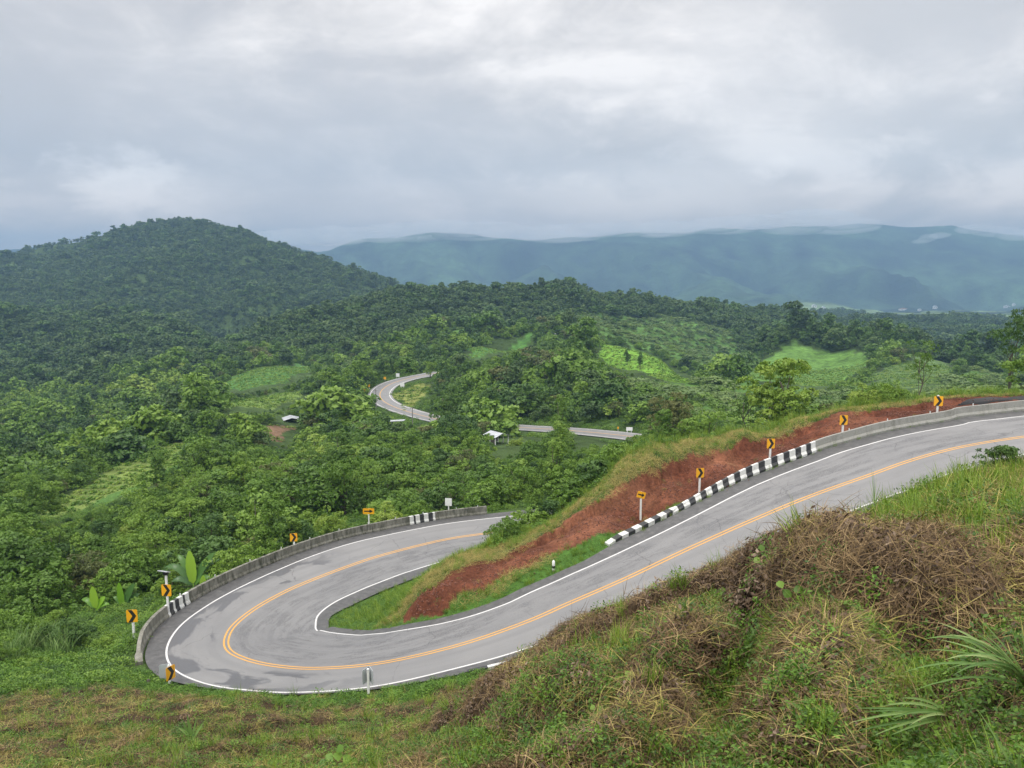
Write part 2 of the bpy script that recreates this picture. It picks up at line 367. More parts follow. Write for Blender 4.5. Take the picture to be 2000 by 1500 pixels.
def tps_fit(K, val, lam=2e-5):
    n = len(K); d2 = ((K[:, None] - K[None]) ** 2).sum(-1); A = np.zeros((n + 3, n + 3))
    A[:n, :n] = .5 * d2 * np.log(d2 + 1e-12) + lam * np.eye(n); A[:n, n] = 1; A[:n, n + 1:] = K; A[n, :n] = 1; A[n + 1:, :n] = K.T
    return np.linalg.lstsq(A, np.r_[val, 0, 0, 0], rcond=None)[0]
KK = key(P3[:, 0], P3[:, 1]); tw = tps_fit(KK, P3[:, 2] / np.hypot(P3[:, 0], P3[:, 1]))
def tps(K):
    out = np.empty(len(K)); n = len(KK)
    for a in range(0, len(K), 20000):
        q = K[a:a + 20000]; d2 = (q[:, None, 0] - KK[None, :, 0]) ** 2 + (q[:, None, 1] - KK[None, :, 1]) ** 2
        out[a:a + 20000] = (.5 * d2 * np.log(d2 + 1e-12)) @ tw[:n] + tw[n] + q @ tw[n + 1:]
    return out
az = np.r_[np.linspace(-100, -38, 28), np.linspace(-37.5, 37.5, 540), np.linspace(38, 100, 28)] * math.pi / 180
def geo_r(a, b, st): return np.exp(np.arange(math.log(a), math.log(b), st))
rr = np.r_[geo_r(.6, 10, .03), geo_r(10, 32, .012), geo_r(32, 115, .0052), geo_r(115, 400, .009), geo_r(400, 9500, .014), 9500.0]
NA, NR = len(az), len(rr)
A_, R_ = np.meshgrid(az, rr, indexing='ij')
azc = np.clip(A_, R(-38), R(38))
X, Yy = R_ * np.sin(A_), R_ * np.cos(A_)
Z = (tps(np.stack([azc.ravel() * AZK, np.log(R_.ravel())], -1)).reshape(NA, NR)) * R_
Z = Z * sstep(1.3, 3.0, R_) + (-1.68) * (1 - sstep(1.3, 3.0, R_))
# natural roughness
rough = fbm(X / 3.1, Yy / 3.1, 3) * .75 + fbm(X / 1.0, Yy / 1.0, 9, 3) * .36
crd0 = np.interp(np.degrees(A_), [-4, 2, 6, 11, 22, 34], [23, 20, 17.5, 15, 15, 18]); rough = rough * (1 + 1.0 * sstep(16, 22, R_) * (A_ < R(-4)))
Z += rough * sstep(2, 6, R_) * (1 - sstep(34, 44, R_)) * .9 * (1 - .65 * sstep(crd0 * .6, crd0 * .95, R_) * (A_ > R(-6)))
crd = np.interp(np.degrees(A_), [-4, 2, 6, 11, 22, 34], [23, 20, 17.5, 15, 15, 18])   # distance at which the bank breaks off to the road
bw = sstep(4, 7, R_) * (1 - sstep(crd * .55, crd * .95, R_))
Z += (np.abs(fbm(X / 5.5, Yy / 5.5, 11, 3)) * -3.2 + .30) * bw
ter = Z + fbm(X / 4, Yy / 4, 15) * 1.8
Z -= np.sin(2 * math.pi * ter / 1.25) * .42 * sstep(3, 5.5, R_) * (1 - sstep(22, 30, R_)) * (.6 + 1.2 * fbm(X / 6, Yy / 6, 17)) * (1 - .75 * sstep(crd * .6, crd * .95, R_))
Z += fbm(X / 9, Yy / 9, 21) * 1.6 * sstep(62, 110, R_)
Z -= (np.abs(fbm(X / 210, Yy / 210, 33, 4)) * 120 - 2) * sstep(650, 1000, R_) * (1 - sstep(2300, 2900, R_))
Z -= (np.abs(fbm(X / 95, Yy / 95, 37, 3)) * 46 - 2) * sstep(380, 560, R_) * (1 - sstep(800, 1000, R_))
Z += fbm(X / 70, Yy / 70, 31) * 14 * sstep(330, 700, R_) + fbm(X / 260, Yy / 260, 35) * 36 * sstep(700, 1300, R_)
ridge = np.abs(fbm(X / 900 + Yy / 2600, Yy / 1500, 41, 5)) * 2
Z += (ridge * 520 - 150 + fbm(X / 160, Yy / 160, 43, 3) * 50) * sstep(3300, 4500, R_) * (1 - sstep(4900, 5450, R_) * .96)
def near_road(x, y, C, T, N):
    """index and signed offset of the nearest centre-line sample"""
    idx = np.empty(len(x), int)
    for a in range(0, len(x), 20000):
        d = (x[a:a + 20000, None] - C[None, :, 0]) ** 2 + (y[a:a + 20000, None] - C[None, :, 1]) ** 2; idx[a:a + 20000] = d.argmin(1)
    off = (x - C[idx, 0]) * N[idx, 0] + (y - C[idx, 1]) * N[idx, 1]
    along = (x - C[idx, 0]) * T[idx, 0] + (y - C[idx, 1]) * T[idx, 1]
    return idx, off, along
SH = 1.45                                  # sealed shoulder beyond the white line
su_ = np.array([2400, 1050, 960, 880, 800, 720, 600, 440, 400, 360, 325]); sw_ = np.array([1.4, 1.2, 1.0, .75, .5, .3, .2, .2, .45, .9, 1.3])
sh_out = np.full(len(ctr), SH); k_ = IA < i_apex - 8; sh_out[k_] = np.interp(-out_uv[k_, 0], -su_, sw_); sh_out[:60] = 1.4
sh_in = np.full(len(ctr), SH); sh_in[(in_uv[:, 0] < 1190) & (IA < i_apex + 30) & (IA > 60)] = 1.0
kk_ = np.ones(15) / 15; sh_in = np.convolve(np.pad(sh_in, 7, 'edge'), kk_, 'valid'); sh_out = np.convolve(np.pad(sh_out, 7, 'edge'), kk_, 'valid')
IDX = np.zeros((NA, NR), int); EDGE = np.full((NA, NR), 99.0); OFF = np.full((NA, NR), 99.0)   # EDGE: metres outside the white line
m = (R_ < 150) & (R_ > 22) & (np.abs(A_) < R(60))
ii, off, al = near_road(X[m], Yy[m], ctr[::2], tan[::2], nrm[::2]); ii = ii * 2
edge = np.where(off > 0, off - w_in[ii] + SH - sh_in[ii], -off - w_out[ii] + SH - sh_out[ii]) + np.maximum(np.abs(al) - .6, 0)
IDX[m], EDGE[m], OFF[m] = ii, edge, off
zr = ctr[ii, 2] - bank[ii] * off - .12
f = np.where(off > 0, 1 - sstep(SH + .3, SH + 1.9, edge), 1 - sstep(SH + .5, SH + 3.0, edge))
zt = Z[m]; lowered = np.where((off < 0) & (edge > SH + .5) & (ii > i_apex - 10), np.minimum(zt, zr - .35), zt)
Z[m] = zr * f + lowered * (1 - f)
m2 = (R_ < 420) & (R_ > 150) & (np.abs(A_) < R(30))
ii2, off2, al2 = near_road(X[m2], Yy[m2], c2[::2], t2[::2], n2_[::2]); ii2 = ii2 * 2
E2 = np.full((NA, NR), 99.0); E2[m2] = np.abs(off2) + np.maximum(np.abs(al2) - 1, 0)
f2 = 1 - sstep(5.2, 9, E2[m2]); Z[m2] = (c2[ii2, 2] - .15) * f2 + Z[m2] * (1 - f2)

def grid_f(G):
    def fn(x, y):
        x = np.asarray(x, float); y = np.asarray(y, float)
        a = np.arctan2(x, y); r = np.hypot(x, y)
        ia = np.interp(a, az, np.arange(NA)); ir = np.interp(np.log(np.maximum(r, .6)), np.log(rr), np.arange(NR))
        i0 = np.clip(ia.astype(int), 0, NA - 2); j0 = np.clip(ir.astype(int), 0, NR - 2); fa, fr = ia - i0, ir - j0
        return (G[i0, j0] * (1 - fa) + G[i0 + 1, j0] * fa) * (1 - fr) + (G[i0, j0 + 1] * (1 - fa) + G[i0 + 1, j0 + 1] * fa) * fr
    return fn
H = grid_f(Z)
def hit0(u, v, d0):
    r = ray(u, v); d = np.exp(np.linspace(math.log(d0), math.log(60), 1500)); P_ = r[None] * (d / r[1])[:, None]; k = np.nonzero(P_[:, 2] < H(P_[:, 0], P_[:, 1]))[0]; return P_[k[0] if len(k) else -1][:2]
SCARP = np.full((NA, NR), 0.0)
for px, dep, run in (([(1060,1285),(1130,1250),(1230,1195),(1330,1150),(1440,1100),(1560,1085),(1680,1095),(1790,1120),(1900,1130),(2020,1110),(2200,1110)], .95, 1.7), ([(800,1440),(880,1392),(950,1368),(1040,1362),(1130,1352),(1260,1310),(1390,1290),(1500,1275),(1620,1270)], .68, 1.3), ([(-60,1430),(150,1420),(340,1405),(480,1425),(620,1408),(740,1425)], .45, 2.4), ([(1300,1420),(1420,1390),(1540,1395),(1650,1360)], .35, .8)):
    pl = densify(np.array([hit0(u, v, 2.2) for u, v in px]), 160); tl = np.gradient(pl, axis=0); nl = np.stack([tl[:, 1], -tl[:, 0]], -1); nl /= np.linalg.norm(nl, axis=1)[:, None]; nl *= np.sign((nl * -pl).sum(1))[:, None]
    q_ = (R_ > 2.5) & (R_ < 44) & (np.abs(A_) < R(50)); jx_, jy_ = X[q_] + fbm(X[q_] / 1.6, Yy[q_] / 1.6, 191) * 1.5, Yy[q_] + fbm(X[q_] / 1.6, Yy[q_] / 1.6, 192) * 1.5
    ix_ = np.empty(len(jx_), int)
    for a in range(0, len(jx_), 20000): ix_[a:a + 20000] = ((jx_[a:a + 20000, None] - pl[None, :, 0]) ** 2 + (jy_[a:a + 20000, None] - pl[None, :, 1]) ** 2).argmin(1)
    dx_, dy_ = jx_ - pl[ix_, 0], jy_ - pl[ix_, 1]; sd_ = dx_ * nl[ix_, 0] + dy_ * nl[ix_, 1]; ds_ = np.hypot(dx_, dy_); endf = np.minimum(sstep(0, 14, ix_), sstep(159, 145, ix_) if False else 1 - sstep(145, 159, ix_))
    drop = dep * sstep(-.10, .22, sd_) * np.exp(-np.maximum(sd_, 0) / run) * (np.abs(sd_) > ds_ * .5) * endf; lipr = .12 * np.exp(-(sd_ + .35) ** 2 / .12) * (sd_ < .1) * endf
    Z[q_] += lipr - drop; SCARP[q_] = np.maximum(SCARP[q_], drop / dep)
H, EDGEF, OFFF, E2F = grid_f(Z), grid_f(EDGE), grid_f(OFF), grid_f(E2)
def hit(u, v, d0, d1=9000):
    """first ground point met along a line of sight beyond distance d0"""
    r = ray(u, v); d = np.exp(np.linspace(math.log(d0), math.log(d1), 4000)); P_ = r[None] * (d / r[1])[:, None]
    g = P_[:, 2] - H(P_[:, 0], P_[:, 1]); k = np.nonzero(g < 0)[0]
    if len(k) == 0: k = [int(np.argmin(g))]
    q = P_[k[0]].copy(); q[2] = H(q[0], q[1]); return q
def in_poly(x, y, poly):
    poly = np.asarray(poly); c = np.zeros(np.shape(x), bool); j = len(poly) - 1
    for i in range(len(poly)):
        xi, yi, xj, yj = poly[i, 0], poly[i, 1], poly[j, 0], poly[j, 1]
        c ^= ((yi > y) != (yj > y)) & (x < (xj - xi) * (y - yi) / (yj - yi + 1e-12) + xi); j = i
    return c
FIELD_PX = []
def ground_poly(pts, d0):
    FIELD_PX.append((np.array(pts, float), d0)); return np.array([hit(u, v, d0)[:2] for u, v in pts])
# visible where no nearer ground stands higher
RUNMAX = np.maximum.accumulate(np.where(R_ > 2.5, Z / R_, -9), axis=1); RUNF = grid_f(RUNMAX)
def visible(x, y, h): return (H(x, y) + h) / np.hypot(x, y) > RUNF(x * .985, y * .985) - .004

# ------------------------------------------------------------------ land cover
FIELDS = [
 ('bright', ground_poly([(1160,670),(1214,677),(1288,699),(1374,746),(1335,748),(1268,733),(1200,716),(1172,690)], 270), (.135,.27,.035)),
 ('green',  ground_poly([(1560,668),(1664,688),(1698,703),(1660,732),(1595,758),(1500,764),(1430,760),(1490,705)], 300), (.10,.195,.042)),
 ('crop',   ground_poly([(425,752),(500,720),(588,711),(612,722),(560,748),(470,764)], 340), (.072,.165,.038)),
 ('grass',  ground_poly([(425,800),(470,782),(540,768),(608,762),(585,782),(500,800)], 230), (.15,.225,.06)),
 ('grass',  ground_poly([(200,928),(250,890),(350,862),(352,890),(270,945),(150,990),(50,1020),(60,990),(130,958)], 110), (.14,.19,.05)),
 ('green',  ground_poly([(905,680),(1030,650),(1042,664),(975,688),(930,700)], 380), (.07,.165,.035)),
 ('verge',  ground_poly([(766,768),(826,748),(836,772),(800,800),(775,788)], 250), (.17,.19,.055)),
 ('soil',   ground_poly([(526,842),(545,828),(575,832),(572,848),(548,864),(532,860)], 180), (.15,.095,.06)),
 ('crop',   ground_poly([(1690,742),(1770,700),(1860,705),(1850,745),(1740,765)], 300), (.085,.14,.045)),
]
cover = np.zeros((NA, NR, 3)); cover[:] = (.045, .075, .022)
nz = fbm(X / 14, Yy / 14, 61)[..., None]; cover *= 1 + nz * 1.2
cover[R_ > 2300] = (.036, .066, .03)
far_n = fbm(X / 420, Yy / 420, 71, 5)[..., None]; cover = np.where(R_[..., None] > 2300, cover * (1 + far_n * 2.6 + fbm(X / 110, Yy / 110, 73, 4)[..., None] * 2.4), cover)
FMASK = np.zeros((NA, NR), bool)
for nm, poly, c in FIELDS:
    k = in_poly(X + fbm(X / 14, Yy / 14, 65) * 12, Yy + fbm(X / 14, Yy / 14, 66) * 16, poly); cover[k] = np.array(c) * (1 + fbm(X / 9, Yy / 9, 67) * .7)[k][:, None]; FMASK |= k
N_FPX = len(FIELD_PX); CRESTP = ground_poly([(1440,694),(1560,655),(1700,658),(1850,678),(1965,728),(1900,722),(1850,706),(1690,694),(1560,672),(1480,708)], 330)
SCRUB = [ground_poly(p_, d0) for p_, d0 in (([(1110,640),(1130,612),(1200,620),(1300,618),(1420,648),(1485,690),(1448,738),(1385,730),(1300,692),(1205,668),(1120,655)], 450), ([(815,690),(885,645),(1000,640),(900,672),(860,700)], 430), ([(600,724),(700,702),(722,716),(640,745)], 330),
    ([(1400,745),(1500,760),(1700,770),(1880,745),(1900,700),(1960,735),(1990,770),(1800,800),(1480,800)], 130), ([(120,985),(240,915),(420,855),(470,860),(330,930),(160,1010)], 110), ([(1220,740),(1370,760),(1300,800),(1200,790)], 190))]
del FIELD_PX[N_FPX:]
scrub = np.zeros((NA, NR), bool)
for p_ in SCRUB: scrub |= in_poly(X, Yy, p_)
scrub |= (A_ > R(12.8)) & (R_ > 88) & (R_ < 300) & (A_ < R(40))
CRESTF = grid_f(in_poly(X, Yy, CRESTP).astype(float)); SCRUBF = grid_f(scrub.astype(float)); cover[scrub & ~FMASK] = (.075, .15, .034)
# pale farmland on the valley floor before the far range
vf = (R_ > 2600) & (R_ < 3900) & (A_ > R(20)) & (fbm(X / 300, Yy / 170, 77, 3) > .02); cover[vf] = (.17, .24, .09)
soil = np.array((.055, .036, .022)); straw_c = np.array((.14, .10, .05)); dirt_c = np.array((.118, .043, .0245))
bankm = (R_ < 46) & (OFF < 0) | (R_ < 22)
nb = fbm(X / 2.2, Yy / 2.2, 81)[..., None] + .5
cover = np.where(bankm[..., None], soil * .8 * (1 - nb) + np.array((.065, .046, .026)) * nb, cover)
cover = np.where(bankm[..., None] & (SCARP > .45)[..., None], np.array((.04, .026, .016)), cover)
verge = (EDGE > SH - .2) & (EDGE < 4) & (OFF > 0) & (R_ < 130); cover[verge] = (.06, .13, .025)
outer = (EDGE < 5) & (OFF < 0) & (R_ < 130) & (R_ > 30); cover[outer] = (.05, .085, .022)
isl = in_poly(X, Yy, np.vstack([m_crest[6:, :2], in_edge[i_apex - 90:i_apex + 120:6, :2]])) & (R_ < 100); cover[isl] = (.065, .12, .028)
# bare red earth: between the verge of the upper road and the lip of the cut
toe = []
for u in (2150, 2000, 1900, 1830, 1740, 1640, 1550, 1450, 1350, 1250, 1150, 1100, 1050, 1000, 950, 900, 860, 800):
    s_ = s_in(u); toe.append(road_at(np.array([s_]), np.interp(s_, L, w_in) + np.array([1.75 if u > 1400 else (3.3 if u > 960 else (2.5 if u > 880 else 1.9))]))[0, :2])
top_u = [(785,1193,2.0),(860,1166,3.9),(900,1143,4.8),(950,1118,5.6),(1000,1095,6),(1060,1062,6.8),(1100,1035,7.4),(1150,1005,7.9),(1200,970,8.6)] 
top = [pt(u, v, d_in(u) + k)[:2] for u, v, k in top_u] + [p_[:2] for p_ in m_lip[::-1][2:]] + [p_[:2] for p_ in m_crest[3::-1]]
DIRT = np.vstack([np.array(toe), np.array(top)])
jx, jy = X + fbm(X / 1.3, Yy / 1.3, 91) * 1.0, Yy + fbm(X / 1.3, Yy / 1.3, 92) * 1.6
DM = in_poly(jx, jy, DIRT) & (R_ < 130) & (R_ > 30) & (EDGE > SH + .2)
dn = fbm(X / 1.1, Yy / 1.1, 93)[..., None]
dn2 = fbm(X / 4.2, Yy / 4.2, 98)[..., None]
DM2 = DM | np.roll(DM, 1, 1) | np.roll(DM, 2, 1) | np.roll(DM, 1, 0) | np.roll(DM, -1, 0)
cover = np.where((DM2 & (EDGE > SH + 1.0) | DM)[..., None], dirt_c * (1 + dn * 1.1 + dn2 * .9) + np.array((.03, .022, .012)) * np.clip(dn2 * 4, 0, 1), cover)
Z += np.where(DM, (fbm(X / .8, Yy / .8, 95, 3) * .42 + fbm(X / 2.6, Yy / 2.6, 97, 3) * .5 + np.sin(EDGE * 2.6 + fbm(X / 5, Yy / 5, 96) * 6) * .07) * sstep(SH + .2, SH + 1.5, EDGE), 0)
lipl = densify(np.vstack([m_lip[:, :2], pt(1100, 1035, d_in(1100) + 7.4)[:2], pt(1000, 1095, d_in(1000) + 6)[:2]]), 160)
dl = np.full((NA, NR), 99.0); q_ = DM & (np.abs(A_) < R(36)); dl[q_] = np.array([np.hypot(lipl[:, 0] - a, lipl[:, 1] - b).min() for a, b in zip(X[q_], Yy[q_])])
Z -= np.where(DM, .62 * np.exp(-(dl / 1.3) ** 2) * (.75 + fbm(X / 3, Yy / 3, 99) * 1.6), 0)
SCARPF = grid_f(SCARP); H = grid_f(Z); DIRTF = grid_f(DM.astype(float)); FIELDF = grid_f(FMASK.astype(float))
ISLF = grid_f(isl.astype(float))

# ------------------------------------------------------------------ materials
def new_mat(name):
    m = bpy.data.materials.new(name); m.use_nodes = True; return m, NT(m.node_tree)
def out(N, sh): N.n('ShaderNodeOutputMaterial', {0: sh})
def mat_plain(name, col, rough=.6, var=.15, scale=6.0, metal=0.0, bump=0.0, dirt=None):
    m, N = new_mat(name); g = N.n('ShaderNodeTexCoord').outputs['Object']
    n = N.noise(g, scale, 5, .6)
    c = N.mix(N.maprange(n, .3, .7), tuple(x * (1 - var) for x in col), tuple(min(1, x * (1 + var)) for x in col))
    if dirt: c = N.mix(N.maprange(N.noise(g, scale * .45, 6, .65), dirt[1], dirt[1] + .18), c, dirt[0])
    ins = {'Base Color': c, 'Roughness': rough, 'Metallic': metal}
    if bump: ins['Normal'] = N.n('ShaderNodeBump', {'Height': n, 'Strength': bump, 'Distance': .02}).outputs[0]
    out(N, N.n('ShaderNodeBsdfPrincipled', ins).outputs[0]); return m
def mat_leaf(name, cols, trans=.25, rough=.5, attr='tint', rnd=.5):
    """leaf colour from a per-leaf tint, shifted from plant to plant"""
    m, N = new_mat(name)
    t = N.n('ShaderNodeAttribute', attribute_name=attr).outputs['Fac']
    r = N.n('ShaderNodeObjectInfo').outputs['Random']
    fac = N.math('ADD', N.math('MULTIPLY', t, 1 - rnd), N.math('MULTIPLY', r, rnd))
    k = len(cols); c = N.ramp(fac, [(i / (k - 1) * .8 + .1, cc) for i, cc in enumerate(cols)])
    p = N.n('ShaderNodeBsdfPrincipled', {'Base Color': c, 'Roughness': rough, 'Specular IOR Level': .35})
    tr = N.n('ShaderNodeBsdfTranslucent', {'Color': c})
    out(N, N.n('ShaderNodeMixShader', {0: trans, 1: p.outputs[0], 2: tr.outputs[0]}).outputs[0]); return m
def mat_ground(name, bump_scale, bump_dist):
    m, N = new_mat(name); co = N.n('ShaderNodeTexCoord').outputs['Object']
    c = N.n('ShaderNodeAttribute', attribute_name='cover').outputs['Color']
    n = N.noise(co, bump_scale, 8, .65); n_b = N.noise(co, bump_scale * .23, 5, .6)
    k = N.math('MULTIPLY', N.maprange(n, .25, .75, .45, 1.55), N.maprange(n_b, .3, .7, .75, 1.25))
    c = N.mix(1.0, c, N.n('ShaderNodeCombineColor', {0: k, 1: k, 2: k}).outputs[0], 'MULTIPLY')
    bp = N.n('ShaderNodeBump', {'Height': n, 'Strength': .9, 'Distance': bump_dist}).outputs[0]
    out(N, N.n('ShaderNodeBsdfPrincipled', {'Base Color': c, 'Roughness': .95, 'Specular IOR Level': .1, 'Normal': bp}).outputs[0]); return m

M_ground = mat_ground('soil_and_grass', 5.0, .10)
M_hill = mat_ground('forest_floor', .25, 1.5)
M_far = mat_ground('distant_forest', .016, 30.0)

# asphalt: UV = (metres along, metres across)
def mat_asphalt():
    m, N = new_mat('asphalt'); uv = N.n('ShaderNodeUVMap', uv_map='UVMap').outputs[0]; co = N.n('ShaderNodeTexCoord').outputs['Object']
    s = N.n('ShaderNodeSeparateXYZ', {0: uv}); al, ac = s.outputs[0], s.outputs[1]
    st = N.n('ShaderNodeCombineXYZ', {0: N.math('MULTIPLY', al, .16), 1: ac, 2: 0.0}).outputs[0]
    st2 = N.n('ShaderNodeCombineXYZ', {0: N.math('MULTIPLY', al, .05), 1: N.math('MULTIPLY', ac, 2.2), 2: 4.0}).outputs[0]
    grain = N.noise(co, 28, 3, .7)
    streak = N.noise(st, 1.6, 7, .7, .3); line = N.noise(st2, 1.0, 5, .65); big = N.noise(co, .22, 3, .5)
    inner = N.maprange(ac, -.3, .8)                               # the inside lane is rougher and darker
    base = N.mix(N.maprange(big, .35, .65), (.178, .179, .179), (.215, .215, .212))
    base = N.mix(N.maprange(line, .35, .7, 0, .22), base, (.14, .141, .145))
    worn = N.math('MULTIPLY', N.maprange(streak, .47, .56, 0, .95), inner)
    worn = N.math('MULTIPLY', worn, N.maprange(N.noise(co, .30, 4, .6), .36, .50))
    worn = N.math('MULTIPLY', worn, N.maprange(N.noise(co, 13, 5, .8), .44, .54))
    base = N.mix(N.math('MULTIPLY', worn, .95), base, (.052, .054, .058))
    base = N.mix(N.math('MULTIPLY', inner, .25), base, (.135, .137, .142))
    fine = N.noise(co, 9, 5, .75); base = N.mix(N.math('MULTIPLY', N.maprange(fine, .52, .66), N.math('ADD', N.math('MULTIPLY', inner, .35), .12)), base, (.075, .077, .081))
    spots = N.math('MULTIPLY', N.maprange(N.noise(st, .9, 6, .75, 1.2), .66, .70), N.maprange(grain, .3, .5)); base = N.mix(N.math('MULTIPLY', spots, .8), base, (.08, .08, .085))
    trk = N.math('ABSOLUTE', N.math('SUBTRACT', N.math('ABSOLUTE', N.math('SUBTRACT', N.math('ABSOLUTE', ac), 1.75)), .82))      # wheel tracks, two to a lane
    base = N.mix(N.math('MULTIPLY', N.maprange(trk, .42, .08, 0, .30), N.maprange(big, .35, .6, .4, 1.0)), base, (.12, .121, .124))
    cr = N.n('ShaderNodeTexVoronoi', {'Vector': N.n('ShaderNodeVectorMath', {0: co, 1: N.n('ShaderNodeCombineXYZ', {0: N.noise(co, .8, 4, .6), 1: N.noise(co, .9, 4, .6), 2: 0.0}).outputs[0]}, operation='ADD').outputs[0], 'Scale': .33}, feature='DISTANCE_TO_EDGE').outputs[0]
    base = N.mix(N.math('MULTIPLY', N.maprange(cr, .012, .003, 0, .55), N.maprange(N.noise(co, .17, 3, .5), .5, .6)), base, (.04, .04, .042))
    pos = N.n('ShaderNodeSeparateXYZ', {0: co})
    apx = N.math('SQRT', N.math('ADD', N.math('POWER', N.math('SUBTRACT', pos.outputs[0], AP[0]), 2.0), N.math('POWER', N.math('SUBTRACT', pos.outputs[1], AP[1]), 2.0)))
    # skid arcs in the hairpin
    wv = N.noise(N.n('ShaderNodeCombineXYZ', {0: N.math('MULTIPLY', al, .03), 1: N.math('MULTIPLY', ac, 3.4), 2: 9.0}).outputs[0], 1.0, 2, .5)
    skid = N.math('MULTIPLY', N.math('MULTIPLY', N.maprange(wv, .54, .62), N.maprange(apx, 17, 9)), N.maprange(ac, .3, 1.4)); base = N.mix(N.math('MULTIPLY', skid, .30), base, (.10, .10, .105))
    # damp patches along the outer edge of the hairpin
    wn = N.noise(N.n('ShaderNodeCombineXYZ', {0: N.math('MULTIPLY', al, .55), 1: ac, 2: 2.0}).outputs[0], .62, 5, .5, .6)
    om = N.maprange(ac, -1.6, -3.4)
    wet = N.math('MULTIPLY', N.maprange(N.math('ADD', wn, N.math('MULTIPLY', om, .16)), .585, .645), N.math('MULTIPLY', N.maprange(apx, 19, 14), N.maprange(ac, -.5, -1.0)))
    base = N.mix(N.math('MULTIPLY', wet, .9), base, (.072, .074, .08))
    base = N.mix(N.maprange(grain, .3, .75, 0, .25), base, (.12, .12, .125))
    rg = N.math('SUBTRACT', N.maprange(streak, .3, .7, .50, .66), N.math('MULTIPLY', wet, .14))
    bp = N.n('ShaderNodeBump', {'Height': grain, 'Strength': .25, 'Distance': .01}).outputs[0]
    out(N, N.n('ShaderNodeBsdfPrincipled', {'Base Color': base, 'Roughness': rg, 'Specular IOR Level': .5, 'Normal': bp}).outputs[0]); return m
AP = road_pt(np.array([i_apex]), np.array([0.0]))[0]
M_asph = mat_asphalt()
def mat_shoulder():
    m, N = new_mat('dark_shoulder_asphalt'); co = N.n('ShaderNodeTexCoord').outputs['Object']
    n = N.noise(co, 2.2, 7, .7); g = N.noise(co, 30, 3, .7)
    c = N.ramp(n, [(.3, (.045, .045, .046)), (.55, (.085, .085, .085)), (.75, (.14, .138, .132))]); c = N.mix(N.maprange(g, .45, .7, 0, .5), c, (.05, .05, .05))
    out(N, N.n('ShaderNodeBsdfPrincipled', {'Base Color': c, 'Roughness': .6, 'Normal': N.n('ShaderNodeBump', {'Height': g, 'Strength': .3, 'Distance': .01}).outputs[0]}).outputs[0]); return m
M_shoulder = mat_shoulder()
def mat_paint(name, col, wear=.62):
    m, N = new_mat(name); co = N.n('ShaderNodeTexCoord').outputs['Object']
    n = N.noise(co, 7, 6, .7); n2 = N.noise(co, 1.1, 4, .6)
    c = N.mix(N.maprange(n2, .3, .7, 0, .35), col, tuple(x * .72 for x in col)); c = N.mix(N.maprange(n, wear, wear + .1, 0, .75), c, (.2, .2, .2))
    out(N, N.n('ShaderNodeBsdfPrincipled', {'Base Color': c, 'Roughness': .55}).outputs[0]); return m
M_white = mat_paint('white_road_paint', (.62, .62, .61), .58); M_yellow = mat_paint('yellow_road_paint', (.60, .31, .055), .60)
def mat_concrete(name, col, stain, amount, stripes=False):
    m, N = new_mat(name); co = N.n('ShaderNodeTexCoord').outputs['Object']
    st = N.n('ShaderNodeMapping', {'Vector': co, 'Scale': (1, 1, .25)}).outputs[0]
    n = N.noise(st, 2.4, 8, .72, .3); n2 = N.noise(co, 9, 6, .7); n3 = N.noise(co, .35, 3, .5)
    c = N.mix(N.maprange(n2, .3, .7), tuple(x * .82 for x in col), tuple(x * 1.12 for x in col))
    c = N.mix(N.math('MULTIPLY', N.maprange(n, amount, amount + .22), N.maprange(n3, .3, .6, .4, 1.0)), c, stain)
    out(N, N.n('ShaderNodeBsdfPrincipled', {'Base Color': c, 'Roughness': .9, 'Normal': N.n('ShaderNodeBump', {'Height': n2, 'Strength': .5, 'Distance': .02}).outputs[0]}).outputs[0]); return m
M_oldconc = mat_concrete('weathered_concrete', (.25, .243, .21), (.05, .052, .034), .36)
M_newconc = mat_concrete('grey_concrete', (.27, .27, .245), (.13, .13, .11), .50)
M_kwhite = mat_plain('white_kerb_paint', (.60, .61, .59), .6, .12, 5, dirt=((.27, .27, .24), .56)); M_kblack = mat_plain('black_kerb_paint', (.026, .027, .029), .6, .3, 5, dirt=((.12, .12, .115), .56))
M_sy = mat_plain('yellow_sign_face', (.82, .40, .012), .45, .05, 8, dirt=((.55, .27, .02), .70)); M_sb = mat_plain('black_sign_paint', (.018, .017, .016), .5, .2)
M_pw = mat_plain('white_post_paint', (.72, .73, .72), .55, .08, 9, dirt=((.42, .41, .36), .66)); M_gm = mat_plain('galvanised_metal', (.46, .48, .50), .45, .12, 7, .35)
M_gb = mat_plain('grey_sign_back', (.42, .45, .47), .5, .08, 5); M_roof = mat_plain('pale_metal_roof', (.40, .425, .45), .5, .22, .8, .2); M_dark = mat_plain('dark_timber', (.06, .05, .042), .85, .3)
M_solar = mat_plain('solar_cells', (.05, .06, .09), .2, .2, 3); M_pole = mat_plain('grey_pole_concrete', (.20, .19, .175), .85, .2)
M_bark = mat_plain('bark', (.10, .085, .065), .9, .35, 8, 0, .5); M_wwall = mat_plain('whitewashed_wall', (.72, .72, .70), .8, .06); M_rroof = mat_plain('rusty_red_roof', (.34, .15, .10), .7, .2)
M_signw = mat_plain('white_sign_face', (.76, .77, .77), .45, .05, 6); M_blacksheet = mat_plain('black_plastic_sheet', (.010, .010, .011), .75, .3, 4)
G_mid = mat_leaf('leaf_mid_green', [(.0529, .1150, .0138), (.0943, .1863, .0207), (.1472, .2587, .0299), (.2185, .3392, .0483)], .3)
G_dark = mat_leaf('leaf_dark_green', [(.0345, .0828, .0161), (.0575, .1242, .0230), (.0874, .1702, .0299), (.1265, .2242, .0437)], .28)
G_lime = mat_leaf('leaf_yellow_green', [(.0880, .1760, .0220), (.1375, .2475, .0286), (.1925, .3080, .0396), (.2750, .3630, .0550)], .3)
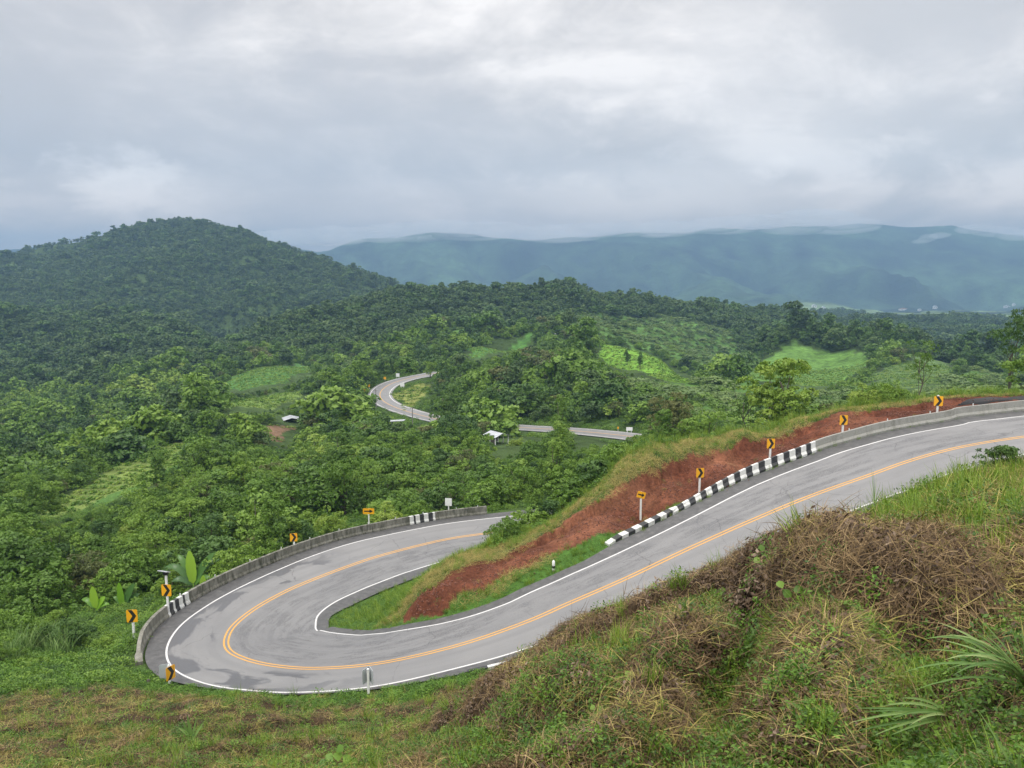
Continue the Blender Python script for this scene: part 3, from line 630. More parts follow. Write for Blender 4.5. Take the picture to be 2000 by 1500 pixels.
G_olive = mat_leaf('leaf_olive', [(.065, .09, .025), (.095, .125, .034), (.13, .155, .044), (.17, .18, .055)], .28)
G_far = mat_leaf('leaf_far_forest', [(.0395, .0789, .0233), (.0592, .1112, .0305), (.0825, .1435, .0377), (.1211, .1884, .0538)], .25, .6, rnd=.6)
G_grass = mat_leaf('grass_blade', [(.07, .145, .012), (.125, .225, .02), (.20, .31, .032), (.30, .37, .06)], .3, rnd=.4)
G_straw = mat_leaf('dry_straw', [(.0488, .0305, .0159), (.1037, .0671, .0329), (.2135, .1403, .0634), (.4392, .3172, .1586)], .15, .7, rnd=.35)
G_dead = mat_leaf('dead_leaf', [(.0438, .0300, .0200), (.0875, .0562, .0350), (.1500, .1000, .0625), (.2500, .1875, .1375)], .1, .7, rnd=.35)
G_hay = mat_leaf('cut_grass_hay', [(.15, .14, .03), (.26, .225, .055), (.36, .30, .085), (.46, .39, .14)], .2, .7, rnd=.35)
G_weed = mat_leaf('weed_leaf', [(.04, .10, .010), (.072, .165, .015), (.115, .235, .022), (.18, .31, .04)], .28, rnd=.4)
G_banana = mat_leaf('banana_leaf', [(.06, .14, .04), (.11, .25, .03), (.20, .40, .03), (.28, .46, .05)], .35, .35, rnd=.0)
G_reed = mat_leaf('reed_blade', [(.08, .16, .035), (.14, .25, .06), (.22, .34, .10), (.33, .43, .16)], .25, .45, rnd=.2)

# ------------------------------------------------------------------ ground sheets
def sheet(name, j0, j1, mat):
    sub = np.stack([X[:, j0:j1 + 1], Yy[:, j0:j1 + 1], Z[:, j0:j1 + 1]], -1); nr = j1 - j0 + 1
    a, b = np.meshgrid(np.arange(NA - 1), np.arange(nr - 1), indexing='ij'); v0 = (a * nr + b).ravel()
    q = np.stack([v0, v0 + 1, v0 + nr + 1, v0 + nr], -1)[:, ::-1]
    q = q[:, ::-1] if False else q
    o = link(name, np_mesh(name, sub.reshape(-1, 3), q, [mat], True, attrs={'cover': cover[:, j0:j1 + 1].reshape(-1, 3)})); tag(o, kind='structure'); return o
J1, J2 = int(np.searchsorted(rr, 150)), int(np.searchsorted(rr, 2300))
sheet('ground', 0, J1, M_ground); sheet('hills', J1, J2, M_hill); sheet('mountains', J2, NR - 1, M_far)

# ------------------------------------------------------------------ roads
def strip(C, N, B, offs, lift, mats, midx, name, uvs, parent=None, kind=None):
    """ribbon along a centre line; offs = list of arrays of offsets, one per line of vertices"""
    n = len(C); k = len(offs); V = np.empty((n, k, 3)); UV = np.empty((n, k, 2))
    for j, o in enumerate(offs):
        V[:, j, :2] = C[:, :2] + o[:, None] * N; V[:, j, 2] = C[:, 2] - B * o + lift; UV[:, j, 0] = uvs; UV[:, j, 1] = o
    i, j = np.meshgrid(np.arange(n - 1), np.arange(k - 1), indexing='ij'); v0 = (i * k + j).ravel()
    q = np.stack([v0, v0 + 1, v0 + k + 1, v0 + k], -1); mi = np.asarray(midx)[j.ravel()]
    if (V[0, 1, :2] - V[0, 0, :2]) @ np.array([C[1, 1] - C[0, 1], -(C[1, 0] - C[0, 0])]) > 0: q = q[:, ::-1]
    o = link(name, np_mesh(name, V.reshape(-1, 3), q, mats, True, mi, uv=UV.reshape(-1, 2)), parent)
    if kind: tag(o, kind=kind)
    return o
ONE = np.ones(len(ctr))
road = strip(ctr, nrm, bank, [-w_out - np.maximum(sh_out, .25), -w_out - .1, -w_out * .5, 0 * ONE, w_in * .33, w_in * .66, w_in + .1, w_in + sh_in], .0, [M_asph, M_shoulder], [1, 0, 0, 0, 0, 0, 1], 'road', L, kind='structure')
def line(sel, off, wdt, mat, name='lane_marking', par=road):
    C, N, B = ctr[sel], nrm[sel], bank[sel]; o = off[sel]
    return strip(C, N, B, [o - wdt / 2, o + wdt / 2], .006, [mat], [0], name, L[sel], par)
line(IA, w_in, .12, M_white); line(IA, -w_out, .12, M_white)
line(IA, .14 * ONE, .115, M_yellow); line(IA, -.14 * ONE, .115, M_yellow)
O2 = np.ones(len(c2)); W2 = 3.7 * O2
road2 = strip(c2, n2_, 0 * O2, [-W2 - .9, -W2, 0 * O2, W2, W2 + .9], .05, [M_asph, M_shoulder], [0, 0, 0, 0], 'road', L2 + 500, kind='structure')
for o_, m_ in ((W2, M_white), (-W2, M_white), (0 * O2, M_yellow)):
    strip(c2, n2_, 0 * O2, [o_ - .13, o_ + .13], .058, [m_], [0], 'lane_marking', L2, road2)

# ------------------------------------------------------------------ barriers and kerbs swept along the road
def sweep(name, s0, s1, base_off, side, height, width_b, width_t, mats, stripe, step, label, cat, taper0=0, taper1=0):
    """side = +1 on the inner side, -1 on the outer; height(s) in metres; stripe(k, s) -> material index"""
    n = max(2, int(abs(s1 - s0) / step) + 1); S = np.linspace(s0, s1, n); V = []; Fs = []; Mi = []
    for s in S:
        wl = np.interp(s, L, w_in if side > 0 else w_out); hgt = height(s); hgt = hgt * (1 if not taper0 else min(1, .12 + abs(s - s0) / taper0)) * (1 if not taper1 else min(1, .12 + abs(s1 - s) / taper1))
        b = base_off(s) if callable(base_off) else base_off
        g0 = road_at(np.array([s]), np.array([side * (wl + b)]))[0]; dirn = (road_at(np.array([s]), np.array([side * (wl + b + 1)]))[0] - g0); dirn[2] = 0
        wt = width_b if hgt < .3 else width_t
        o1 = (width_b - wt) * (.55 if hgt >= .3 else .15)
        prof = [(0, -.25), (0, min(.12, hgt * .5)), (o1 * .75, min(.30, hgt * .72)), (o1, hgt), (o1 + wt, hgt), (width_b, -.6)]
        for a, zz in prof: V.append((g0[0] + dirn[0] * a, g0[1] + dirn[1] * a, g0[2] + zz))
    k = 6
    for i in range(n - 1):
        for j in range(k - 1):
            f_ = (i * k + j, i * k + j + 1, (i + 1) * k + j + 1, (i + 1) * k + j); Fs.append(f_ if side > 0 else f_[::-1]); Mi.append(stripe(i, S[i]) if j >= 1 or stripe(i, S[i]) == 0 else stripe(i, S[i]))
    Fs += [tuple(range(k)), tuple((n - 1) * k + j for j in range(k - 1, -1, -1))]; Mi += [stripe(0, S[0]), stripe(n - 2, S[-1])]
    o = link(name, np_mesh(name, V, Fs, mats, False, Mi)); tag(o, label, cat); return o
sA, sB, sC, sD = s_in(1216), s_in(1350), s_in(1500), s_in(1622)
def hk(s):                                # a kerb that grows into a barrier as it climbs to the right
    return float(np.interp(s, [s_in(2300), sD, sC, sB, sA], [.82, .80, .74, .30, .17]))
nst = int(abs(sA - sD) / .62) 
def kerb_stripe(i, s): return 1 + (i % 2) if s > sD else 0
barrier = sweep('concrete_barrier', sD, 0.4, 1.55, 1, hk, .52, .20, [M_newconc], lambda i, s: 0, .6, 'grey concrete road barrier rising along the top bend beside red earth', 'road barrier')
kerb = sweep('striped_kerb', sA, sD, 1.55, 1, hk, .52, .20, [M_newconc, M_kwhite, M_kblack], lambda i, s: 1 + (i % 2), .54, 'black and white striped kerb growing into a barrier beside red earth', 'kerb', taper0=1.0)
sw0 = L[i_apex - 40]; sw1 = s_out(962)
m_ap = (IA > i_apex - 70) & (IA < i_apex + 40); wall_px = proj(road_pt(IA, -(w_out + 1.4)))
cand = np.nonzero(m_ap)[0]; sw0 = L[cand[np.argmin(np.hypot(wall_px[cand, 0] - 276, wall_px[cand, 1] - 1294))]]
zone = lambda s, ua, ub: s_out(ua) <= s <= s_out(ub)
def wall_stripe(i, s):
    for ua, ub in ((352, 402), (814, 862)):
        if zone(s, ua, ub):
            t = (s - s_out(ua)) / (s_out(ub) - s_out(ua)); return 1 + (int(t * 6.999) % 2)
    return 0
wall = sweep('concrete_wall', sw0, sw1, 1.4, -1, lambda s: .88, .45, .24, [M_oldconc, M_kwhite, M_kblack], wall_stripe, .2, 'weathered concrete parapet wall curving round the outside of the hairpin', 'wall', taper0=2.2)
sk0, sk1 = s_out(985, False), s_out(905, False)
kerb2 = sweep('striped_kerb', sk0, sk1, lambda s: float(np.interp(s, L, sh_out)) - .12, -1, lambda s: .13, .22, .2, [M_newconc, M_kwhite, M_kblack], lambda i, s: 1 + (i % 2), .95, 'low black and white kerb below the brown bank, half grown over', 'kerb')

# ------------------------------------------------------------------ foliage building blocks
def leaf_quads(P, Nn, size, r, aspect=.5, droop=.35):
    n = len(P); t = r.normal(size=(n, 3)); t -= (t * Nn).sum(1)[:, None] * Nn; t[:, 2] -= droop; t /= np.linalg.norm(t, axis=1)[:, None] + 1e-9
    s = np.cross(Nn, t); s /= np.linalg.norm(s, axis=1)[:, None] + 1e-9
    sz = (size * r.uniform(.65, 1.35, n))[:, None]
    V = np.stack([P - t * sz * .5, P + s * sz * aspect * .5 - t * sz * .05, P + t * sz * .5, P - s * sz * aspect * .5 - t * sz * .05], 1)
    return V.reshape(-1, 3), np.arange(n * 4).reshape(n, 4)
def crown_arrays(lobes, n, size, r, aspect=.5, fill=.35, low=-.45):
    lobes = np.array(lobes, float); rad = lobes[:, 3:6]; w = (rad[:, 0] * rad[:, 2]); k = r.choice(len(lobes), n, p=w / w.sum())
    d = r.normal(size=(n, 3)); d /= np.linalg.norm(d, axis=1)[:, None]; d[:, 2] = np.where(d[:, 2] < low, -d[:, 2], d[:, 2])
    # sub-clumps: pull directions towards a few knots per lobe, leaving gaps between
    kn = r.normal(size=(len(lobes), 9, 3)); kn /= np.linalg.norm(kn, axis=2)[:, :, None]
    kd = kn[k]; j = (kd * d[:, None]).sum(2).argmax(1); near = kd[np.arange(n), j]; d2 = d * .62 + near * .38; d2 /= np.linalg.norm(d2, axis=1)[:, None]
    P = lobes[k, :3] + d2 * rad[k] * (1 - fill * r.random(n) ** 1.6)[:, None] * (.92 + .16 * (d * near).sum(1))[:, None]
    Nn = d2 + r.normal(size=(n, 3)) * .55; Nn[:, 2] += .35; Nn /= np.linalg.norm(Nn, axis=1)[:, None]
    V, q = leaf_quads(P, Nn, size, r, aspect); lt = r.random(len(lobes)); tint = np.clip(.18 + .35 * lt[k] + .3 * r.random(n) + .12 * (j % 3) / 2, 0, 1)
    return V, q, np.repeat(tint, 4)
def lobes_for(style, r):
    """unit tree: height 1 (base at z = 0); rows are centre + radii"""
    Lb = []
    if style == 'broad':
        for i in range(22):
            a = r.uniform(0, 6.28); q = r.uniform(0, .38); zz = r.uniform(.36, .88) - q * .3; s = r.uniform(.075, .165); Lb.append((q * math.cos(a), q * math.sin(a), zz, s, s, s * .8))
    elif style == 'tall':
        for i in range(14):
            zz = r.uniform(.34, .92); q = r.uniform(0, .17) * (1.15 - zz) * 1.6; a = r.uniform(0, 6.28); s = r.uniform(.08, .14); Lb.append((q * math.cos(a), q * math.sin(a), zz, s, s, s * .95))
    elif style == 'airy':
        for i in range(16):
            zz = r.uniform(.36, .93); q = r.uniform(.05, .30) * (1.1 - abs(zz - .6)); a = r.uniform(0, 6.28); s = r.uniform(.055, .105); Lb.append((q * math.cos(a), q * math.sin(a), zz, s * 1.25, s * 1.25, s * .8))
    elif style == 'shrub':
        for i in range(20):
            a = r.uniform(0, 6.28); q = r.uniform(0, .46); s = r.uniform(.11, .24); Lb.append((q * math.cos(a), q * math.sin(a), max(.18, r.uniform(.25, .72) - q * .5), s, s, s * .85))
    elif style == 'mound':
        for i in range(20):
            a = r.uniform(0, 6.28); q = r.uniform(0, .58); s = r.uniform(.13, .27); Lb.append((q * math.cos(a), q * math.sin(a), max(.12, r.uniform(.2, .72) - q * .55), s, s, s * .8))
    return Lb
TRUNK_TOP = {'broad': .66, 'tall': .85, 'airy': .82, 'shrub': .45, 'mound': .3}
def trunk_mesh(style, r, lobes, name='trunk'):
    b = MB(); h = TRUNK_TOP[style]; k = {'broad': .026, 'tall': .018, 'airy': .015, 'shrub': .022, 'mound': .03}[style]
    pts = [(r.uniform(-.02, .02) * i, r.uniform(-.02, .02) * i, -.05 + (h + .05) * i / 5) for i in range(6)]; b.tube(pts, [k * (1.15 - .17 * i) for i in range(6)], 7)
    for l in lobes[:8]:
        i = r.integers(1, 4); p0 = Vector(pts[i]); p1 = Vector(l[:3]); mid = (p0 + p1) / 2 + Vector((0, 0, -.03)); b.tube([p0, mid, p1], [k * .45, k * .3, k * .12], 5, cap=False)
    return b.mesh(name, [M_bark], True)
def crown_mesh(style, n, size, mat, seed, aspect=.5, core=0.0):
    r = np.random.default_rng(seed); Lb = lobes_for(style, r); V, q, t = crown_arrays(Lb, n, size, r, aspect)
    me = np_mesh('crown', V, q, [mat], False, attrs={'tint': t}); return me, trunk_mesh(style, r, Lb)

STY = {}  # prototype meshes: (crown, trunk)
def proto(keyname, style, n, size, mat, seed, aspect=.5):
    STY[keyname] = crown_mesh(style, n, size, mat, seed, aspect)
for i in range(3):
    proto(f'mid{i}', 'broad', 7000, .034, G_mid, 10 + i); proto(f'dark{i}', 'broad', 6500, .033, G_dark, 20 + i); proto(f'shr{i}', 'shrub', 4600, .052, G_mid, 30 + i)
    proto(f'mnd{i}', 'mound', 5200, .054, G_mid, 40 + i)
proto('lime0', 'shrub', 4400, .05, G_lime, 50); proto('lime1', 'broad', 9000, .030, G_lime, 51); proto('olive0', 'broad', 5600, .033, G_olive, 52); proto('olive1', 'shrub', 3800, .052, G_olive, 53)
proto('tall0', 'tall', 5200, .028, G_mid, 54); proto('tall1', 'tall', 4600, .03, G_dark, 55); proto('airy0', 'airy', 3000, .026, G_dark, 56); proto('airy1', 'airy', 2000, .027, G_mid, 57); proto('dshr0', 'shrub', 4200, .054, G_dark, 58)
def tree(name, keyname, loc, h, w, label, cat='tree', group=None, rz=None, lean=0.0):
    """a tree or bush: an Empty at its foot with trunk and crown"""
    e = empty(name, loc, rng.uniform(0, 6.28) if rz is None else rz); e.scale = (w, w, h); e.rotation_euler[0] = lean
    cm, tm = STY[keyname]; link('crown', cm, e); link('trunk', tm, e); return tag(e, label, cat, group)

# instances on points, for what nobody could count
def scatter(name, protos, P_, rot, scl, idx, label, cat, kind='stuff'):
    c = bpy.data.collections.new(name + '_kinds')
    for i, me in enumerate(protos):
        o = bpy.data.objects.new(f'{i:03d}_' + me.name, me); c.objects.link(o)
    me = bpy.data.meshes.new(name); me.vertices.add(len(P_)); me.vertices.foreach_set('co', np.asarray(P_, np.float32).ravel())
    a = me.attributes.new('rot', 'FLOAT_VECTOR', 'POINT'); a.data.foreach_set('vector', np.asarray(rot, np.float32).ravel())
    a = me.attributes.new('scl', 'FLOAT_VECTOR', 'POINT'); a.data.foreach_set('vector', np.asarray(scl, np.float32).ravel())
    a = me.attributes.new('pick', 'INT', 'POINT'); a.data.foreach_set('value', np.asarray(idx, np.int32))
    o = link(name, me); tag(o, label, cat, kind=kind)
    g = bpy.data.node_groups.new(name, 'GeometryNodeTree'); g.interface.new_socket('Geometry', in_out='INPUT', socket_type='NodeSocketGeometry'); g.interface.new_socket('Geometry', in_out='OUTPUT', socket_type='NodeSocketGeometry')
    gi, go = g.nodes.new('NodeGroupInput'), g.nodes.new('NodeGroupOutput'); ip = g.nodes.new('GeometryNodeInstanceOnPoints')
    ci = g.nodes.new('GeometryNodeCollectionInfo'); ci.inputs[0].default_value = c; ci.inputs['Separate Children'].default_value = True; ci.inputs['Reset Children'].default_value = True
    def at(nm, typ):
        n = g.nodes.new('GeometryNodeInputNamedAttribute'); n.data_type = typ; n.inputs[0].default_value = nm; return [s for s in n.outputs if s.enabled and s.name == 'Attribute'][0]
    er = g.nodes.new('FunctionNodeEulerToRotation'); K = g.links.new
    K(at('rot', 'FLOAT_VECTOR'), er.inputs[0]); K(gi.outputs[0], ip.inputs['Points']); K(ci.outputs[0], ip.inputs['Instance']); ip.inputs['Pick Instance'].default_value = True
    K(at('pick', 'INT'), ip.inputs['Instance Index']); K(er.outputs[0], ip.inputs['Rotation']); K(at('scl', 'FLOAT_VECTOR'), ip.inputs['Scale']); K(ip.outputs[0], go.inputs[0])
    md = o.modifiers.new('scatter', 'NODES'); md.node_group = g; return o
def joined(keyname):                      # crown and trunk in one mesh, for scattered trees
    return STY[keyname][0]

# ------------------------------------------------------------------ forest
def sample(d0, d1, spacing, a0=-36, a1=36):
    """jittered points over the sector between two distances"""
    out_ = []; r = d0
    while r < d1:
        da = spacing / r; n = int((R(a1) - R(a0)) / da); a = R(a0) + (np.arange(n) + rng.uniform(0, 1, n)) * da; q = r + rng.uniform(-.5, .5, n) * spacing
        out_.append(np.stack([q * np.sin(a), q * np.cos(a)], -1)); r += spacing
    return np.vstack(out_)
def clear(xy, ed=3.0):
    x, y = xy[:, 0], xy[:, 1]
    return (FIELDF(x, y) < .3) & (E2F(x, y) > 8.0) & (EDGEF(x, y) > ed) & (DIRTF(x, y) < .1)
WALLS = road_at(np.linspace(sw0, sw1 + 40, 200), -np.interp(np.linspace(sw0, sw1 + 40, 200), L, w_out) - 2)
HOLES = [(hit(970, 866, 120), 6.0), (hit(569, 822, 200), 7.0), (hit(545, 845, 180), 6), (hit(775, 838, 170), 3.0)]
def in_view(x, y, mrg=60):
    uv = proj(np.stack([x, y, H(x, y)], -1)); return (uv[:, 0] > -mrg) & (uv[:, 0] < 2000 + mrg)
def keep(xy, ed, h):
    m = clear(xy, ed) & in_view(xy[:, 0], xy[:, 1]) & visible(xy[:, 0], xy[:, 1], h)
    for hp, rad in HOLES: m &= np.hypot(xy[:, 0] - hp[0], (xy[:, 1] - hp[1])) > rad
    return xy[m]
def sightline_ok(xy, h, pts):             # keep lines of sight to the given spots free of crowns
    ok = np.ones(len(xy), bool)
    for (u, v, d, wdt) in pts:
        q = proj(np.stack([xy[:, 0], xy[:, 1], H(xy[:, 0], xy[:, 1]) + h], -1)); ok &= ~((np.hypot(xy[:, 0], xy[:, 1]) < d) & (np.abs(q[:, 0] - u) < wdt) & (q[:, 1] < v))
    return ok
def road2_clear(xy, h):
    """height allowed so that the visible stretches of the second road are not covered"""
    uvr = proj(c2); dr = np.hypot(c2[:, 0], c2[:, 1]); d = np.hypot(xy[:, 0], xy[:, 1]); base = H(xy[:, 0], xy[:, 1]); ok = np.ones(len(xy), bool)
    tp = proj(np.stack([xy[:, 0], xy[:, 1], base + h], -1)); bs = proj(np.stack([xy[:, 0], xy[:, 1], base], -1)); hw = h * .45 * F / d
    open_ = ((uvr[:, 0] < 842) | (uvr[:, 0] > 992) & (uvr[:, 0] < 1070) | (uvr[:, 0] > 1122) & (uvr[:, 0] < 1262))
    for k in np.nonzero(open_)[0][::2]:
        ok &= ~((d < dr[k] - 2) & (np.abs(tp[:, 0] - uvr[k, 0]) < hw + 4) & (tp[:, 1] < uvr[k, 1] + 7) & (bs[:, 1] > uvr[k, 1] - 3))
    return ok
def field_clear(xy, h):
    """plants in front of a field stay low enough not to hide it"""
    d = np.hypot(*xy.T); g = H(xy[:, 0], xy[:, 1]); h = h.copy()
    for k in range(4):
        b = np.zeros(len(xy), bool); hw = h * .42 * F / d
        for fz in (.35, .6, .8, .95):
            tp = proj(np.stack([xy[:, 0], xy[:, 1], g + h * fz], -1))
            for (px, d0), (_, poly, _c) in zip(FIELD_PX, FIELDS):
                nr = d < np.hypot(poly[:, 0], poly[:, 1]).max()
                for sx in (-1, 0, 1): b |= nr & in_poly(tp[:, 0] + sx * hw, tp[:, 1], px)
        h = np.where(b, h * .55, h)
    return h, ~b & (h > .5)
# hand-placed trees one can point out
def at_px(u, v, d0, h, w, keyname, name, label, cat='tree', rz=None, lean=0.0, group=None):
    q = hit(u, v, d0); return tree(name, keyname, (q[0], q[1], q[2] - .05 * h), h, w, label, cat, group, rz, lean)
def at_d(u, d, h, w, keyname, name, label, cat='tree', rz=None, lean=0.0, sink=0.0, group=None):
    q = pt(u, 700, d); return tree(name, keyname, (q[0], q[1], float(H(q[0], q[1])) - sink), h, w, label, cat, group, rz, lean)
NAMED = []
def nm(o): NAMED.append((o.location.x, o.location.y)); return o
nm(at_d(1522, 80, 10.2, 10.5, 'lime1', 'broadleaf_tree', 'tall bushy yellow green tree standing behind the red earth mound'))
nm(at_d(1462, 84, 8.6, 6.4, 'airy1', 'slender_tree', 'slim green tree touching the left side of the tall yellow green tree'))
nm(at_d(1572, 79, 5.0, 6.4, 'shr0', 'bush', 'broad green bush at the right foot of the tall yellow green tree', 'bush'))
nm(at_d(1978, 78, 10.8, 7.0, 'airy0', 'slender_tree', 'tall thin dark tree with open crown at the right edge of the view'))
nm(at_d(2040, 74, 6.8, 7.0, 'mid1', 'broadleaf_tree', 'dark tree beneath the tall thin tree at the right edge'))
nm(at_d(1802, 74, 6.3, 4.6, 'airy1', 'slender_tree', 'young thin tree with sparse leaves left of the last chevron sign'))
nm(at_d(1692, 74, 3.2, 3.6, 'lime0', 'bush', 'rounded light green bush behind the red earth, left of the young thin tree', 'bush'))
nm(at_d(1722, 80, 4.6, 4.6, 'shr1', 'bush', 'dark green bush close behind the rounded light green bush', 'bush'))
nm(at_d(1752, 72, 2.8, 3.2, 'lime0', 'bush', 'small bright bush between the dark green bush and the young thin tree', 'bush'))
nm(at_d(1640, 78, 3.2, 3.6, 'olive1', 'bush', 'reddish olive bush behind the crest of the red earth mound', 'bush'))
nm(at_d(1338, 92, 7.4, 6.6, 'dark1', 'broadleaf_tree', 'round dark tree close behind the grassy crest of the mound'))
nm(at_d(1300, 86, 4.2, 5.0, 'shr2', 'bush', 'green bush at the left foot of the round dark tree', 'bush'))
nm(at_d(1322, 118, 10.0, 9.5, 'olive0', 'broadleaf_tree', 'brownish olive tree rising behind the round dark tree'))
nm(at_d(1385, 112, 9.0, 8.5, 'mid2', 'broadleaf_tree', 'green tree between the brownish olive tree and the tall yellow green tree'))
nm(at_d(1420, 100, 6.0, 6.5, 'dark2', 'broadleaf_tree', 'low dark tree in front of the slim green tree'))
nm(at_px(872, 845, 150, 15.5, 12.0, 'dark0', 'broadleaf_tree', 'large dark tree hiding the lower road below its bend'))
nm(at_px(955, 838, 150, 13.5, 12.5, 'dark1', 'broadleaf_tree', 'large dark tree behind the open shelter'))
nm(at_px(1094, 872, 120, 11.5, 8.2, 'tall0', 'slender_tree', 'tall pointed green tree standing before the lower road'))
nm(at_px(1225, 718, 290, 9.5, 6.5, 'tall1', 'field_tree', 'left of two lone dark trees on the bright green field', 'tree'))
nm(at_px(1250, 722, 290, 8.5, 6.0, 'tall1', 'field_tree', 'right of two lone dark trees on the bright green field', 'tree'))
nm(at_d(663, 97, 9.0, 7.8, 'mid0', 'broadleaf_tree', 'tall tree with bare dark trunk on the slope above the chevron sign'))
nm(at_d(632, 82, 4.4, 3.8, 'lime0', 'bush', 'yellow green bush left of the tall tree with a bare trunk', 'bush'))
nm(at_d(795, 93, 3.6, 4.6, 'shr0', 'bush', 'green bush behind the wall between arrow sign and white sign back', 'bush'))
nm(at_d(850, 96, 3.9, 3.8, 'olive1', 'bush', 'yellowing bush just left of the white sign back', 'bush'))
nm(at_d(-10, 70, 8.0, 9.0, 'mnd1', 'creeper_covered_tree', 'bulky creeper covered tree cut by the left edge of the view'))
nm(at_d(28, 66, 4.5, 6.0, 'mnd2', 'creeper_covered_tree', 'low creeper covered mass at the foot of the bulky one on the left edge'))
nm(at_px(840, 738, 300, 9.0, 7.5, 'mid0', 'broadleaf_tree', 'dark tree at the far end of the lower road bend'))
nm(at_px(712, 742, 290, 9.5, 10.0, 'shr0', 'broadleaf_tree', 'bright green tree left of the lower road bend'))
nm(at_px(795, 728, 320, 7.0, 9.0, 'lime0', 'broadleaf_tree', 'light green tree behind the far end of the lower road'))
# bushes along the back of the mound
back = [(985,4,2.6,'shr0'),(1012,5,3.0,'mnd0'),(1045,6,3.2,'shr1'),(1080,5,2.8,'dshr0'),(1110,6,3.8,'shr2'),(1140,5,3.8,'mnd1'),(1170,5,4.0,'dshr0'),(1195,6,4.4,'shr0'),(1225,8,3.6,'lime0'),(1255,9,3.6,'shr1'),
        (1480,6,2.0,'mnd2'),(1600,7,2.0,'shr1'),(1670,8,2.0,'lime0'),(1770,8,2.2,'shr0'),(1790,10,2.8,'mnd0'),(1840,9,2.3,'lime0'),(1868,10,2.6,'shr1'),(1900,9,2.4,'shr2'),(1930,10,2.8,'lime0'),(1955,9,2.6,'mnd1'),(1990,9,2.6,'shr0'),(2030,9,2.8,'shr2')]
BL = {'shr0':'mid green bush','shr1':'mid green bush','shr2':'mid green bush','mnd0':'spreading green bush','mnd1':'spreading green bush','mnd2':'spreading green bush','dshr0':'dark green bush','lime0':'yellow green bush'}
for u, k, h, key_ in back:
    dd = np.interp(u, np.array(CREST)[::-1, 0], m_crest[::-1, 1]) + k
    side = 'left back slope of the red earth mound' if u < 1300 else 'far back edge of the red earth mound'
    nm(at_d(u, dd, h, h * 1.15, key_, 'bush', f'{BL[key_]} on the {side}', 'bush', sink=.3, group='bushes along the back of the mound'))

# the wooded slope below the wall: single bushes and trees
xy = sample(56, 175, 2.9, -37, 22); xy += rng.normal(size=xy.shape) * .5
h = np.where(rng.random(len(xy)) < .22, rng.uniform(4.5, 7.0, len(xy)), rng.uniform(2.0, 4.2, len(xy))) * np.interp(np.hypot(*xy.T), [58, 80, 130], [.62, .95, 1.15]) * np.exp(rng.normal(size=len(xy)) * .24)
def filt(xy, h, ed):
    m = clear(xy, ed) & in_view(xy[:, 0], xy[:, 1], 90) & visible(xy[:, 0], xy[:, 1], h * .8) & road2_clear(xy, h)
    for hp, rad in HOLES: m &= np.hypot(xy[:, 0] - hp[0], (xy[:, 1] - hp[1])) > rad
    m &= np.hypot(xy[:, 0], xy[:, 1]) > np.where((xy[:, 0] > -1) , 88, 0)      # nothing between the two legs of the road
    m &= ISLF(xy[:, 0], xy[:, 1]) < .1
    return m
h = np.where(SCRUBF(*xy.T) > .4, h * .36, h); h, fok = field_clear(xy, h); m = filt(xy, h, 3.2) & fok
for nx_, ny_ in NAMED: m &= np.hypot(xy[:, 0] - nx_, xy[:, 1] - ny_) > 2.0
# keep sight of the two roofs
for hp, rad in HOLES[:2]:
    tpv = proj(np.stack([xy[:, 0], xy[:, 1], H(xy[:, 0], xy[:, 1]) + h], -1)); hu = proj(hp)
    m &= ~((np.hypot(*xy.T) < math.hypot(hp[0], hp[1])) & (np.abs(tpv[:, 0] - hu[0]) < 34) & (tpv[:, 1] < hu[1] + 2))
for (u_, v_, d_, rw, rh) in ((259,1205,50,14,26),(326,1145,53.5,14,50),(574,1052,69,12,22),(720,1006,84,22,30),(876,985,90,12,24),(378,1110,65,45,45),(190,1168,66,32,34),(250,1162,68,32,32),(665,960,97,26,40)):
    g_ = H(*xy.T); tp = proj(np.stack([xy[:, 0], xy[:, 1], g_ + h * .9], -1)); bt = proj(np.stack([xy[:, 0], xy[:, 1], g_], -1)); hw = h * .6 * F / xy[:, 1]
    m &= ~((xy[:, 1] < d_ + .6) & (np.abs(tp[:, 0] - u_) < rw + hw) & (tp[:, 1] < v_ + rh) & (bt[:, 1] > v_ - rh))
xy, h = xy[m], h[m]
dist = np.hypot(*xy.T); order = np.argsort(-(h / dist)); n_ind = 240
kinds = np.array(['shr0','shr1','shr2','mnd0','mnd1','mnd2','mid0','mid1','mid2','dark0','dark1','dark2','lime0','lime1','olive1','olive0','dshr0','tall0','airy1'])
pw = np.array([.11,.11,.11,.07,.07,.07,.06,.06,.06,.03,.03,.03,.045,.015,.035,  .02,.06,.05,.02]); pw /= pw.sum()
pick = rng.choice(len(kinds), len(xy), p=pw); patch = fbm(xy[:, 0] / 16, xy[:, 1] / 16, 111); lime_k, dark_k = 12, 16
pick = np.where((patch > .17) & (rng.random(len(xy)) < .45), lime_k, np.where((patch < -.17) & (rng.random(len(xy)) < .5), dark_k, pick))
em = (rng.random(len(xy)) < .05) & (SCRUBF(*xy.T) < .3) & (dist > 72); h = np.where(em, rng.uniform(6.0, 8.5, len(xy)), h); pick = np.where(em, rng.choice([18, 17, 7], len(xy)), pick)
KIND_LABEL = {'air':'thin open crowned tree','shr':'bushy mid green tree','mnd':'spreading creeper covered bush','mid':'round mid green tree','dar':'round dark green tree','lim':'yellow green bush','oli':'olive tinged bush','dsh':'dense dark green bush','tal':'upright green tree'}
